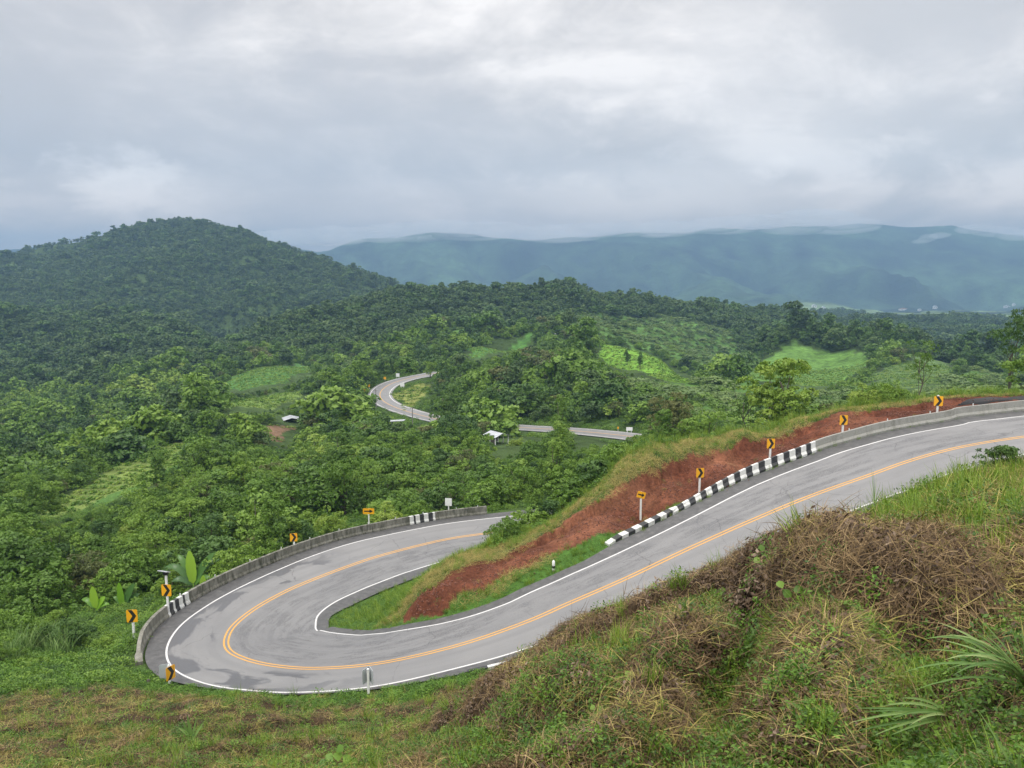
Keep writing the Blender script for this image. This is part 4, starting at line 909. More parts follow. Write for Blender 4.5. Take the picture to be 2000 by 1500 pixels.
for i in order[:n_ind]:
    k = kinds[pick[i]]; hh = h[i]; wd_ = hh * (rng.uniform(.95, 1.35) if k[:3] in ('shr', 'mnd', 'lim', 'dsh') or k == 'olive1' else rng.uniform(1.0, 1.3))
    tree('bush' if k[:3] in ('shr', 'mnd', 'dsh') or k in ('lime0', 'olive1') else 'broadleaf_tree', k, (xy[i, 0], xy[i, 1], float(H(*xy[i])) - .12 * hh), hh, wd_, KIND_LABEL[k[:3]] + ' among many on the wooded slope below the parapet wall', 'bush' if k[:3] in ('shr', 'mnd', 'dsh') else 'tree', 'bushes and trees on the wooded slope below the wall')
rest = order[n_ind:]
def flat_rot(n, tilt=.06): return np.stack([rng.normal(size=n) * tilt, rng.normal(size=n) * tilt, rng.uniform(0, 6.28, n)], -1)
def pts3(xy, sink=0.0): return np.stack([xy[:, 0], xy[:, 1], H(xy[:, 0], xy[:, 1]) - sink], -1)
wsc = h[rest] * rng.uniform(1.0, 1.3, len(rest))
scatter('slope_thicket', [joined(k) for k in kinds], pts3(xy[rest], .4), flat_rot(len(rest)), np.stack([wsc, wsc, h[rest]], -1), pick[rest], 'mixed green thicket filling the wooded slope beyond the nearer bushes', 'thicket')

# lighter kinds for the middle distance and the far hills
G_scrub = mat_leaf('scrub_leaf', [(.075, .135, .032), (.112, .185, .044), (.15, .232, .058), (.20, .285, .075)], .3, rnd=.35)
MIDK = []
for i, (st, mt, n_, sz) in enumerate([('broad', G_mid, 1500, .072), ('broad', G_dark, 1500, .072), ('shrub', G_mid, 1300, .10), ('tall', G_dark, 1100, .064), ('broad', G_far, 1500, .074), ('shrub', G_lime, 1200, .10), ('shrub', G_dark, 1200, .105), ('airy', G_dark, 800, .06), ('mound', G_mid, 1300, .105), ('broad', G_olive, 1300, .075), ('mound', G_scrub, 900, .13)]):
    MIDK.append(crown_mesh(st, n_, sz, mt, 200 + i, .6)[0])
xy = np.vstack([sample(170, 330, 3.6), sample(330, 560, 4.8)]); d = np.hypot(*xy.T); pt_n = fbm(xy[:, 0] / 40, xy[:, 1] / 40, 121)
h = np.exp(rng.normal(size=len(xy)) * .22) * rng.uniform(3.0, 6.0, len(xy)) * (1 + .9 * (rng.random(len(xy)) < .18)) * np.clip(1 + pt_n * 1.2, .5, 1.5)
crs = CRESTF(*xy.T) > .3; scr = (SCRUBF(*xy.T) > .4) & ~crs; h = np.where(scr, h * .36, np.where(crs, h * 1.5, h)); h, fok = field_clear(xy, h)
m = fok & clear(xy, 3) & in_view(xy[:, 0], xy[:, 1]) & visible(xy[:, 0], xy[:, 1], h) & road2_clear(xy, h)
for hp, rad in HOLES: m &= np.hypot(xy[:, 0] - hp[0], (xy[:, 1] - hp[1])) > rad
for hp, rad in HOLES[:2]:
    tpv = proj(np.stack([xy[:, 0], xy[:, 1], H(xy[:, 0], xy[:, 1]) + h], -1)); hu = proj(hp)
    m &= ~((np.hypot(*xy.T) < math.hypot(hp[0], hp[1])) & (np.abs(tpv[:, 0] - hu[0]) < 32) & (tpv[:, 1] < hu[1] + 1) & (tpv[:, 1] > hu[1] - 60))
xy, h, pt_n, scr, crs = xy[m], h[m], pt_n[m], scr[m], crs[m]
base = rng.choice(10, len(xy), p=[.2,.12,.2,.07,.08,.08,.08,.04,.09,.04]); base = np.where((pt_n > .12) & (rng.random(len(xy)) < .5), 5, base); base = np.where((pt_n < -.15) & (rng.random(len(xy)) < .4), 6, base)
base = np.where(scr, rng.choice([2, 8, 10], len(xy), p=[.2, .15, .65]), np.where(crs, rng.choice([1, 3, 4], len(xy)), base))
w_ = h * np.where(scr, 1.9, 1.0) * rng.uniform(.95, 1.35, len(xy))
scatter('forest', MIDK, pts3(xy, .5), flat_rot(len(xy)), np.stack([w_, w_, h], -1), base, 'green forest covering the knoll and slopes round the lower road', 'forest'); N_MID = len(xy)
FARK = []
for i, (st, mt) in enumerate([('broad', G_far), ('shrub', G_far), ('broad', G_dark), ('tall', G_far), ('mound', G_scrub), ('airy', G_far)]): FARK.append(crown_mesh(st, 420, .125, mt, 300 + i, .8)[0])
xy = np.vstack([sample(545, 1000, 5.6), sample(1000, 1750, 8.5), sample(1750, 2500, 15)]); d = np.hypot(*xy.T)
h = rng.uniform(5.5, 10.5, len(xy)) * (1 + .6 * (rng.random(len(xy)) < .12)) * np.interp(d, [500, 1500, 2500], [.85, 1.1, 1.5])
scr = SCRUBF(*xy.T) > .4; h = np.where(scr, h * .4, h); m = clear(xy, 3) & in_view(xy[:, 0], xy[:, 1]) & visible(xy[:, 0], xy[:, 1], h * 1.3)
xy, h, scr = xy[m], h[m], scr[m]; w_ = h * np.where(scr, 1.8, 1.0) * rng.uniform(1.0, 1.5, len(xy))
scatter('distant_forest', FARK, pts3(xy, 1.0), flat_rot(len(xy)), np.stack([w_, w_, h], -1), np.where(scr, rng.choice([1, 4], len(xy), p=[.3, .7]), rng.choice(6, len(xy), p=[.38,.24,.16,.13,.0,.09])), 'dark forest covering the middle hill and the mountain on the left', 'forest'); print('trees', N_MID, len(xy))

# ------------------------------------------------------------------ grasses, weeds and litter
def blades(n, r, rad, ln, wd0, th0, th1, zb=0.0, seg=3, tb=(0, 1)):
    """curved blades: th = angle from upright at base and tip"""
    a = r.uniform(0, 6.28, n); q = rad * np.sqrt(r.random(n)); b = np.stack([q * np.cos(a), q * np.sin(a), zb * r.random(n)], -1)
    ph = r.uniform(0, 6.28, n); le = ln * r.uniform(.5, 1.3, n); t0 = th0 + r.normal(size=n) * .2; t1 = th1 + r.normal(size=n) * .48; w = wd0 * r.uniform(.7, 1.3, n)
    sd_ = np.stack([-np.sin(ph), np.cos(ph), r.normal(size=n) * .3], -1); P_ = b.copy(); V = []
    for k in range(seg + 1):
        f_ = k / seg; wk = w * (1 - f_ ** 1.7 * .95) * .5; V += [P_ - sd_ * wk[:, None], P_ + sd_ * wk[:, None]]
        th = t0 + (t1 - t0) * (f_ + .5 / seg); P_ = P_ + np.stack([np.sin(th) * np.cos(ph), np.sin(th) * np.sin(ph), np.cos(th)], -1) * (le / seg)[:, None]
    k2 = 2 * (seg + 1); V = np.stack(V, 1).reshape(-1, 3); o = np.arange(n)[:, None] * k2
    q = np.concatenate([np.stack([o[:, 0] + 2 * j, o[:, 0] + 2 * j + 1, o[:, 0] + 2 * j + 3, o[:, 0] + 2 * j + 2], -1) for j in range(seg)])
    return V, q, np.repeat(r.uniform(tb[0], tb[1], n), k2)
def blade_mesh(name, mat, seed, *args, **kw):
    V, q, t = blades(args[0], np.random.default_rng(seed), *args[1:], **kw); return np_mesh(name, V, q, [mat], False, attrs={'tint': t})
def clump_leaves(name, mat, seed, n, rad, hgt, size, aspect=.6):
    r = np.random.default_rng(seed); P_ = np.stack([r.normal(size=n) * rad * .5, r.normal(size=n) * rad * .5, hgt * r.random(n)], -1); P_[:, 2] *= np.exp(-(P_[:, 0] ** 2 + P_[:, 1] ** 2) / rad ** 2)
    Nn = r.normal(size=(n, 3)) * .5; Nn[:, 2] += 1; Nn /= np.linalg.norm(Nn, axis=1)[:, None]; V, q = leaf_quads(P_, Nn, size, r, aspect, .25)
    return np_mesh(name, V, q, [mat], False, attrs={'tint': np.repeat(r.random(n), 4)})
TUFT = [blade_mesh('tuft', G_grass, 401 + i, 34, .13, .34, .011, .15, .75) for i in range(3)]
TALLG = [blade_mesh('tall_tuft', G_grass, 411 + i, 46, .22, .95, .022, .10, .65) for i in range(3)]
HAY = [blade_mesh('hay', G_hay, 421 + i, 60, .36, .32, .0085, 1.2, 1.8, .10, seg=4) for i in range(3)]
STRAW = [blade_mesh('straw', G_straw, 431 + i, 58, .34, .34, .0075, 1.15, 1.85, .12, seg=4) for i in range(3)]
DEAD = [clump_leaves('dead_leaves', G_dead, 441 + i, 55, .34, .10, .085, .45) for i in range(3)]
WEED = [clump_leaves('weed', (G_dark, G_mid, G_weed)[i], 451 + i, 120, .30, .30, .055, .45) for i in range(3)]
WEEDS = [clump_leaves('small_weed', G_weed, 461 + i, 95, .26, .16, .033, .6) for i in range(3)]
COVER = [clump_leaves('cover_leaves', G_mid, 471 + i, 330, .75, .60, .115, .6) for i in range(3)] + [clump_leaves('cover_leaves', G_weed, 481 + i, 330, .75, .55, .105, .6) for i in range(2)] + [clump_leaves('cover_leaves', G_dark, 491, 330, .75, .5, .115, .6)]
def normals(x, y, e=.25):
    gx = (H(x + e, y) - H(x - e, y)) / (2 * e); gy = (H(x, y + e) - H(x, y - e)) / (2 * e); n = np.stack([-gx, -gy, np.ones_like(gx)], -1); return n / np.linalg.norm(n, axis=1)[:, None]
def rot_to(n, k=1.0):
    """rotation that leans the z axis towards n, after a random turn"""
    n = n.copy(); n[:, :2] *= k; n /= np.linalg.norm(n, axis=1)[:, None]; yaw = rng.uniform(0, 6.28, len(n)); c, s = np.cos(yaw), np.sin(yaw)
    nx_, ny_, nz_ = n.T; k1 = 1 / (1 + nz_); A = np.empty((len(n), 3, 3)); A[:, 0] = np.stack([1 - nx_ * nx_ * k1, -nx_ * ny_ * k1, nx_], -1); A[:, 1] = np.stack([-nx_ * ny_ * k1, 1 - ny_ * ny_ * k1, ny_], -1); A[:, 2] = np.stack([-nx_, -ny_, nz_], -1)
    B = np.zeros_like(A); B[:, 0, 0] = c; B[:, 0, 1] = -s; B[:, 1, 0] = s; B[:, 1, 1] = c; B[:, 2, 2] = 1; M_ = A @ B
    return np.stack([np.arctan2(M_[:, 2, 1], M_[:, 2, 2]), -np.arcsin(np.clip(M_[:, 2, 0], -1, 1)), np.arctan2(M_[:, 1, 0], M_[:, 0, 0])], -1)
def lay(name, protos, xy, size, label, cat, align=.9, sink=.02):
    n = len(xy); s = size * rng.uniform(.7, 1.35, n); scatter(name, protos, pts3(xy, sink), rot_to(normals(xy[:, 0], xy[:, 1]), align), np.stack([s, s, s], -1), rng.integers(0, len(protos), n), label, cat)
# the bank below the viewpoint
nB = 33000; a = rng.uniform(R(-39), R(39), nB); r_ = np.exp(rng.uniform(math.log(2.1), math.log(47), nB)); xy = np.stack([r_ * np.sin(a), r_ * np.cos(a)], -1); ex = xy[SCARPF(*xy.T) > .25]; xy = np.vstack([xy, ex + rng.normal(size=ex.shape) * .12, ex + rng.normal(size=ex.shape) * .12]); r_ = np.hypot(*xy.T)
onbank = (EDGEF(*xy.T) > SH + .1) & ((OFFF(*xy.T) < 0) | (r_ < 23)) & visible(xy[:, 0], xy[:, 1], .5); xy = xy[onbank]; r_ = np.hypot(*xy.T)
nz_ = normals(xy[:, 0], xy[:, 1], .5)[:, 2]; uvb = proj(pts3(xy)); g1 = fbm(xy[:, 0] / 1.7, xy[:, 1] / 1.7, 131); g2 = fbm(xy[:, 0] / 3.4, xy[:, 1] / 3.4, 132); rnd = rng.random(len(xy)); ed = EDGEF(*xy.T)
flat = sstep(.80, .93, nz_); top_right = sstep(8.5, 12, r_) * sstep(4, 6.5, xy[:, 0]); hedge = (1 - sstep(2.5, 5.5, ed)) * (xy[:, 0] < 1.5) * (r_ > 30)
low_right = (1 - sstep(3.3, 4.6, r_)) * sstep(.3, 1.1, xy[:, 0]); left = sstep(-1.5, -4, xy[:, 0])
size = np.interp(r_, [2, 6, 12, 25, 45], [.38, .62, .95, 1.15, 1.4])
W_ = np.stack([  # tuft, hay, straw, dead leaves, weed, small weed
    .02 + .9 * flat * top_right + .05 * (g1 > .1) + .16 * left, .06 + .9 * flat * (.2 + .7 * top_right) * (1 - low_right) + .60 * left * (g2 < .03), .50 - .2 * top_right + .55 * (g2 > .0) * (1 - hedge) - .05 * left, 1.25 * (1 - flat * .7) * (1 - hedge) * (1 - .6 * left) + .25,
    .06 + .55 * (g2 < -.05) * (g1 > -.1) + .15 * (g1 > .12) + .8 * low_right + 1.3 * hedge + .65 * left * (g2 > -.08), .06 + .35 * (g2 < -.05) + .10 * (g1 < -.1) + .7 * low_right + 1.5 * hedge + .6 * left], -1)
scp = sstep(.35, .7, SCARPF(*xy.T))[:, None]; W_ = W_ * (1 - scp) + scp * np.array([.06, .14, .70, .95, .75, .40]); thin = np.ones(len(xy), bool)
W_ = np.clip(W_, 0, None); cw = np.cumsum(W_ / W_.sum(1)[:, None], 1); typ = np.where(thin, (rnd[:, None] > cw).sum(1), 9)
for k, (nm_, pr, lb, ct, al_, sz) in enumerate([('grass_tufts', TUFT, 'short light green grass growing on top of the cut bank', 'grass', .4, 1.0), ('cut_grass', HAY, 'yellowish cut grass lying on the ledges of the bank', 'cut grass', 1, 1.0), ('dry_straw', STRAW, 'brown dry straw lying over the cut bank', 'straw', 1, .95),
        ('dead_leaves', DEAD, 'withered brown leaves clinging to the steep bank', 'leaves', 1, .9), ('weeds', WEED, 'green leafy weeds scattered over the bank', 'weeds', .6, .95), ('low_weeds', WEEDS, 'small leaved green weeds low on the bank and along the road', 'weeds', .8, 1.0)]):
    q = typ == k; n = q.sum(); s = size[q] * sz * rng.uniform(.6, 1.4, n)
    scatter(nm_, pr, pts3(xy[q], .02), rot_to(normals(xy[q, 0], xy[q, 1], .4), al_), np.stack([s, s, s * (1 if k not in (0,) else 1.15)], -1), rng.integers(0, len(pr), n), lb, ct)
# verge, island, crest of the mound, slope beside the wall
xy = np.vstack([sample(34, 96, .34, -24, 36)]); ed, of = EDGEF(*xy.T), OFFF(*xy.T); dm = DIRTF(*xy.T); isl_ = ISLF(*xy.T)
crest_xy = densify(m_crest[:, :2], 200); dcr = np.full(len(xy), 99.0); beyond = np.zeros(len(xy))
sel = np.nonzero((np.hypot(*xy.T) > 38) & (np.hypot(*xy.T) < 95))[0]
ci_, co_, _ = near_road(xy[sel, 0], xy[sel, 1], crest_xy, np.gradient(crest_xy, axis=0), np.stack([np.gradient(crest_xy[:, 1]), -np.gradient(crest_xy[:, 0])], -1)); dcr[sel] = np.hypot(xy[sel, 0] - crest_xy[ci_, 0], xy[sel, 1] - crest_xy[ci_, 1])
vis = visible(xy[:, 0], xy[:, 1], 1.0) & in_view(xy[:, 0], xy[:, 1])
vg = vis & (of > 0) & (ed > SH - .15) & (ed < 3.2) & (dm < .15)
lay('verge_grass', WEEDS + TUFT[:1], xy[vg], 1.15, 'short green grass along the inner edge of the road and inside the hairpin', 'grass')
crn = fbm(xy[:, 0] / 4, xy[:, 1] / 4, 141)
dm_f = DIRTF(xy[:, 0] * .988, xy[:, 1] * .988); cr = vis & (dm < .05) & ((dm_f < .5) | (rng.random(len(xy)) < .35)) & (dcr < 3.6) & (ed > 2.5); cr_h = cr & (rng.random(len(xy)) < .62 + crn)
lay('mound_hay', HAY, xy[cr_h], 1.25, 'yellowish flattened grass along the crest of the red earth mound', 'cut grass')
lay('mound_grass', TUFT + WEED[2:], xy[cr & ~cr_h], 1.3, 'green grass mixed along the crest of the red earth mound', 'grass', .5)
bk = vis & (dcr > 2.0) & (dcr < 9) & (ed > 4) & (dm < .1) & (xy[:, 0] > -2) & (rng.random(len(xy)) < .30)
lay('tall_grass', TALLG + COVER[3:5], xy[bk], 1.0, 'tall bright grass and creepers behind the crest of the mound', 'grass', .3)
ins = vis & (isl_ > .3) & (dm < .2) & (ed >= 3.0) & (dcr > 2.5)
lay('island_grass', WEEDS + TUFT[:2], xy[ins], 1.35, 'rough green grass on the strip between the two legs of the road', 'grass')
sp = vis & (dm > .5) & (rng.random(len(xy)) < .016)
lay('dirt_weeds', WEEDS + HAY[:1] + STRAW[:1], xy[sp], 1.0, 'sparse weeds and straw on the bare red earth', 'weeds')
PEB = []
for i in range(3):
    r = np.random.default_rng(500 + i); n = 26; P_ = np.stack([r.normal(size=n) * .4, r.normal(size=n) * .4, r.random(n) * .04], -1); V = []; Fs = []
    for j in range(n):
        bmh = bmesh.new(); bmesh.ops.create_icosphere(bmh, subdivisions=1, radius=r.uniform(.02, .065)); b0 = len(V)
        for v in bmh.verts: V.append(tuple(P_[j] + np.array(v.co) * (1, .8, .7) * r.uniform(.75, 1.25)))
        Fs += [tuple(v.index + b0 for v in f.verts) for f in bmh.faces]; bmh.free()
    PEB.append(np_mesh('clods', V, Fs, [mat_plain(f'red_clod_{i}', (.10 + .035 * i, .042 + .016 * i, .027 + .012 * i), .95, .3, 3)]))
sp = vis & (dm > .5) & (rng.random(len(xy)) < .16)
lay('earth_clods', PEB, xy[sp], 1.0, 'loose red clods and pebbles strewn over the bare earth', 'clods')
# cover of leaves on the slopes beside and below the road, and on the far side of the wall
xy = np.vstack([sample(40, 62, .75, -38, 2), sample(62, 135, 1.05, -38, 30)]); m = (EDGEF(*xy.T) > np.where(xy[:, 1] > 50, 2.6, 2.2)) & (OFFF(*xy.T) < 0) & (DIRTF(*xy.T) < .1) & (ISLF(*xy.T) < .2) & (FIELDF(*xy.T) < .5) & in_view(xy[:, 0], xy[:, 1]) & visible(xy[:, 0], xy[:, 1], 1.5) & (np.hypot(*xy.T) > 47) 
m |= (np.hypot(*xy.T) > 85) & (EDGEF(*xy.T) > 3) & in_view(xy[:, 0], xy[:, 1]) & visible(xy[:, 0], xy[:, 1], 1.5) & (FIELDF(*xy.T) < .5) & (DIRTF(*xy.T) < .1)
for hp, rad in HOLES: m &= np.hypot(xy[:, 0] - hp[0], (xy[:, 1] - hp[1])) > rad
xy = xy[m]; lay('leafy_ground_cover', COVER, xy, 1.0, 'dense leafy creepers and ground cover on the slope outside the wall', 'ground cover', .6)
xy = sample(33, 50, .42, -38, 4); e_ = EDGEF(*xy.T); m = (OFFF(*xy.T) < 0) & (e_ > SH + .25) & (e_ < 5.0 + 2 * fbm(xy[:, 0] / 3, xy[:, 1] / 3, 151)) & in_view(xy[:, 0], xy[:, 1])
lay('verge_hedge', COVER[3:5] + WEEDS, xy[m], .62, 'low hedge of small leaved plants along the near edge of the hairpin', 'ground cover', .6, -.05)
xy = sample(150, 340, 1.9); e_ = E2F(*xy.T); m = (e_ > 5.2) & (e_ < 16) & in_view(xy[:, 0], xy[:, 1]) & visible(xy[:, 0], xy[:, 1], 2) & (FIELDF(*xy.T) < .5) & road2_clear(xy, np.full(len(xy), .9))
lay('roadside_growth', COVER, xy[m], 1.7, 'low green growth along the edges of the lower road', 'ground cover', .6)
# crop plants in the fields
xy = np.vstack([sample(110, 300, 1.6), sample(300, 480, 2.1)]); m = (FIELDF(*xy.T) > .5) & in_view(xy[:, 0], xy[:, 1]) & visible(xy[:, 0], xy[:, 1], 2); xy = xy[m]
rw = xy[:, 0] * .55 + xy[:, 1] * .83; sh_ = (np.round(rw / 3.1) * 3.1 - rw) * .85; xy = xy + sh_[:, None] * np.array([.55, .83]); xy = xy[fbm(xy[:, 0] / 8, xy[:, 1] / 8, 161) > -.2]
CROP = [clump_leaves('crop_row', G_grass, 511 + i, 40, .75, .5, .36, .5) for i in range(2)] + [clump_leaves('crop_row', G_weed, 521, 40, .8, .6, .4, .5)]
xy = xy[np.hypot(xy[:, 0] - HOLES[2][0][0], xy[:, 1] - HOLES[2][0][1]) > 9]
lay('field_crops', CROP, xy, 1.0, 'low green crops growing in the fields on the hills', 'crops')

# ------------------------------------------------------------------ road signs
CHEV = [(-.38, .5), (.02, .5), (.42, 0), (.02, -.5), (-.38, -.5), (.04, 0)]
ARROW = [(-.42, .11), (.10, .11), (.10, .34), (.42, 0), (.10, -.34), (.10, -.11), (-.42, -.11)]
def plate(parent, cx, cz, w, h, yaw, roll, face, mark, mm=.03, grow=0.0):
    """sign plate whose face looks along local -y; the mark is a sub-part standing 4 mm proud"""
    b = MB(); bev = .05
    po = [(-w/2+bev, -h/2), (w/2-bev, -h/2), (w/2, -h/2+bev), (w/2, h/2-bev), (w/2-bev, h/2), (-w/2+bev, h/2), (-w/2, h/2-bev), (-w/2, -h/2+bev)]
    b.prism(po, -.012, .004, 0); b.prism([(x * .985, z_ * .985) for x, z_ in po], .005, .012, 1)
    o = b.build('panel', [face, M_gb], parent); o.location = (cx, -.085, cz); o.rotation_euler = (0, roll, yaw)
    if mark:
        k = MB(); kw = w * .92 if mark is CHEV else w * .94; k.prism([(x * kw, z_ * h * .97) for x, z_ in mark], -.017, -.0125); k.build('chevron' if mark is CHEV else 'arrow', [M_sb], o)
    return o
def post(parent, z0, z1, w=.12, black=0.0, lean=0.0):
    b = MB(); b.box((0, 0, (z0 + z1) / 2), (w, w, z1 - z0), 0); b.box((0, 0, z1 + .012), (w * .72, w * .72, .025), 0)
    if black: b.box((0, 0, black / 2), (w * 1.02, w * 1.02, black), 1)
    o = b.build('post', [M_pw, M_sb], parent); o.rotation_euler = (0, lean, 0); return o
def sign(name, u, v, d, w, h, mark, yaw, label, roll=0.0, face=None, top=.0, group='yellow bend signs along the road', black=0.0, gap=.35, lean=0.0):
    c = pt(u, v, d); g = float(H(c[0], c[1])); e = empty(name, (c[0], c[1], g), 0); hz = c[2] - g
    post(e, -.5, hz + h * .42 + top, .13, black, lean); plate(e, 0, hz, w, h, R(yaw), R(roll), face or M_sy, mark); tag(e, label, 'road sign', group); return e
def dv(u, v, d0): return float(hit(u, v, d0)[1])
sign('chevron_sign', 259, 1202, 50, .72, .90, CHEV, 8, 'black and yellow chevron sign in bushes outside the end of the parapet wall')
e = sign('chevron_sign', 326, 1152, 53.5, .74, .88, CHEV, -6, 'chevron sign with a solar panel on top of its tall post', top=.95)
c3 = pt(322, 1116, 53.5); b = MB(); zt = c3[2] - e.location.z; b.box((-.12, 0, zt), (.72, .62, .05), 0, Matrix.Rotation(R(-22), 3, 'X') @ Matrix.Rotation(R(8), 3, 'Y')); b.box((-.02, .02, zt - .16), (.34, .26, .20), 1)
b.box((-.12, -.012, zt + .034), (.64, .54, .012), 2, Matrix.Rotation(R(-22), 3, 'X') @ Matrix.Rotation(R(8), 3, 'Y')); b.build('solar_panel', [M_gm, M_sb, M_gm], e)
sign('chevron_sign', 574, 1049, 69, .66, .78, CHEV, 14, 'small chevron sign standing behind the parapet wall above the lower leg')
sign('arrow_sign', 720, 998, 83, 1.26, .66, ARROW, 0, 'wide yellow sign with a horizontal black arrow behind the parapet wall')
s6 = sign('sign_back', 876, 980, 90, .85, .95, None, -12, 'white back of a road sign behind the far end of the parapet wall', face=M_signw)
sg = hit(1256, 1016, 38); e = sign('arrow_sign', 1252, 966, sg[1], .68, .50, ARROW, 12, 'tilted yellow arrow sign on a white post at the foot of the red earth', roll=17)
for u, v, ub, vb, yaw, lb in ((1367, 923, 1370, 962, 10, 'chevron sign on the grass where the striped kerb begins to rise'), (1505, 866, 0, 0, 8, 'chevron sign behind the tallest part of the striped kerb'), (1647, 820, 0, 0, 6, 'chevron sign behind the grey barrier just past the stripes'), (1832, 783, 0, 0, -10, 'chevron sign behind the grey barrier nearest the right edge')):
    d = dv(ub, vb, 38) if ub else d_in(u) + 2.9
    k = d / 1500; sign('chevron_sign', u, v, d, 16.5 * k, 19.5 * k, CHEV, yaw, lb, top=.12 if u == 1832 else 0)
# the two double signs at the near edge of the hairpin
def double_sign(u, v, ub, vb, d, h, ya, yb, wa, label, fa, fb):
    c = pt(u, v, d); g = float(H(c[0], c[1])); e = empty('double_chevron_sign', (c[0], c[1], g)); hz = c[2] - g; post(e, -.5, hz + h * .5, .12, .22)
    for sx, y_, f_, back in ((-1, ya, fa, True), (1, yb, fb, False)):
        o = plate(e, sx * wa * .5 * abs(math.cos(R(y_))), hz, wa, h, R(y_), 0, f_, CHEV if f_ is M_sy else None); o.location.y = .10 if f_ is M_gb else -.12
    return tag(e, label, 'road sign', 'yellow bend signs along the road')
double_sign(330, 1312, 331, 1342, 42.5, .84, 22, 62, .62, 'double chevron sign turned sideways at the left end of the hairpin', M_gb, M_sy)
double_sign(719, 1321, 719, 1356, 37.8, .82, 60, -60, .56, 'double sign seen from behind, its grey plates folded round one post', M_gb, M_gb)

# ------------------------------------------------------------------ small things on walls and verges
q = hit(1081, 1117, 36); e = empty('guide_post', tuple(q)); b = MB(); b.tube([(0, 0, -.3), (0, 0, .22), (0, 0, .23), (0, 0, .46), (0, 0, .47), (0, 0, .70), (0, 0, .78)], [.10, .10, .10, .10, .10, .095, .045], 14); b.build('post', [M_pw], e, True)
b = MB(); b.tube([(0, 0, .24), (0, 0, .42)], .104, 14); b.build('black_band', [M_sb], e, True); tag(e, 'short round white guide post with a black band on the grass verge', 'guide post')
q = hit(290, 1345, 35); b = MB(); b.tube([(0, 0, -.2), (.01, 0, .25), (.02, .01, .55)], [.10, .085, .08], 9); o = b.build('stump', [M_dark], None, True, tuple(q)); tag(o, 'short dark stump in the grass left of the sideways chevron sign', 'stump')
b = MB(); b.box((0, 0, .07), (.07, .05, .16), 0); b.box((0, -.027, .10), (.05, .006, .06), 1); RM = b.mesh('reflector', [M_pw, M_gm])
def refl(s, side, off, hgt, label, group):
    w_ = np.interp(s, L, w_in if side > 0 else w_out); p_ = road_at(np.array([s]), np.array([side * (w_ + off)]))[0]; o = link('reflector_post', RM, None, (p_[0], p_[1], p_[2] + hgt)); tag(o, label, 'reflector', group)
for u in (395, 456, 519, 577, 631, 685, 740, 792, 843, 903, 946): refl(s_out(u), -1, 1.4 + .33, .88, 'small white reflector post on top of the parapet wall', 'reflectors on the parapet wall')
for u in (1690, 1764, 1842, 1930): refl(s_in(u), 1, 1.55 + .38, hk(s_in(u)) - .01, 'small white reflector post on top of the grey barrier', 'reflectors on the grey barrier')
e = empty('guard_rail', tuple(pt(980, 1003, 97))); b = MB()
for zz in (.16, -.12): b.tube([(-1.5, -.1, zz), (0, 0, zz), (1.6, .25, zz)], .075, 8)
b.add([(-1.5, -.06, .16), (1.6, .28, .16), (1.6, .28, -.12), (-1.5, -.06, -.12)], [(0, 1, 2, 3)]); b.build('rail', [M_gm], e)
for x in (-1.2, 0, 1.3):
    b = MB(); b.box((x, .12 + x * .07, -.3), (.12, .12, .9), 0); b.build('post', [M_gm], e)
tag(e, 'short length of metal guard rail at the far end of the parapet wall', 'guard rail')
# black sheeting on the earth behind the barrier
shp = [(1868,800,4.2),(1890,792,5.2),(1930,789,5.6),(1970,788,5.4),(2010,790,5.2),(2040,795,4.5),(1960,800,3.8),(1900,803,3.6)]
sp_ = [pt(u, v, d_in(u) + k) for u, v, k in shp]; cxx = np.mean(sp_, 0); V = [tuple(cxx + (0, 0, .25))] + [(p_[0], p_[1], float(H(p_[0], p_[1])) + .12) for p_ in sp_] + [(p_[0], p_[1], float(H(p_[0], p_[1])) - .3) for p_ in sp_]
V[0] = (cxx[0], cxx[1], float(H(cxx[0], cxx[1])) + .2)
n = len(sp_); o = link('plastic_sheet', np_mesh('plastic_sheet', V, [(0, 1 + i, 1 + (i + 1) % n) for i in range(n)] + [(1 + i, 1 + n + i, 1 + n + (i + 1) % n, 1 + (i + 1) % n) for i in range(n)], [M_blacksheet], True)); tag(o, 'black sheeting laid on the red earth behind the grey barrier', 'plastic sheet')

# ------------------------------------------------------------------ along the second road
def far_sign(name, u, vb, d0, wpx, hpx, ppx, face, label, two=False, group=None):
    q = hit(u, vb, d0); k = q[1] / 1500; e = empty(name, tuple(q)); w, h, ph = wpx * k, hpx * k, ppx * k
    for x in ((-w * .32, w * .32) if two else (0,)):
        b = MB(); b.box((x, 0, (ph + h * .6 - .4) / 2), (.14, .12, ph + h * .6 + .4)); b.build('post', [M_pw], e)
    b = MB(); b.box((0, -.1, ph + h / 2), (w, .05, h)); b.build('panel', [face], e); tag(e, label, 'road sign', group); return e
far_sign('road_sign', 786, 759, 240, 8, 7, 4, M_signw, 'white road sign on the inner side of the lower road bend', True)
far_sign('road_sign', 777, 739, 260, 7, 7, 3, M_signw, 'white road sign behind the outer edge of the lower road bend', True)
far_sign('road_sign', 752, 745, 260, 4.5, 5, 4, M_sy, 'small yellow sign at the upper outside of the lower road bend')
far_sign('road_sign', 721, 759, 250, 3.5, 5, 3.5, M_sy, 'higher of two yellow signs left of the lower road bend')
far_sign('road_sign', 712, 768, 240, 3.2, 4.6, 3.2, M_sy, 'lower of two yellow signs left of the lower road bend')
far_sign('road_sign', 1229, 846, 150, 12.5, 7, 5, M_signw, 'white board on two posts beyond the lower road, close behind the mound', True)
far_sign('road_sign', 1207, 842, 150, 3, 4.5, 4, M_sy, 'small yellow sign left of the white board beside the lower road')
far_sign('road_sign', 1281, 856, 140, 2.6, 4.5, 4, M_sy, 'small yellow sign right of the white board beside the lower road')
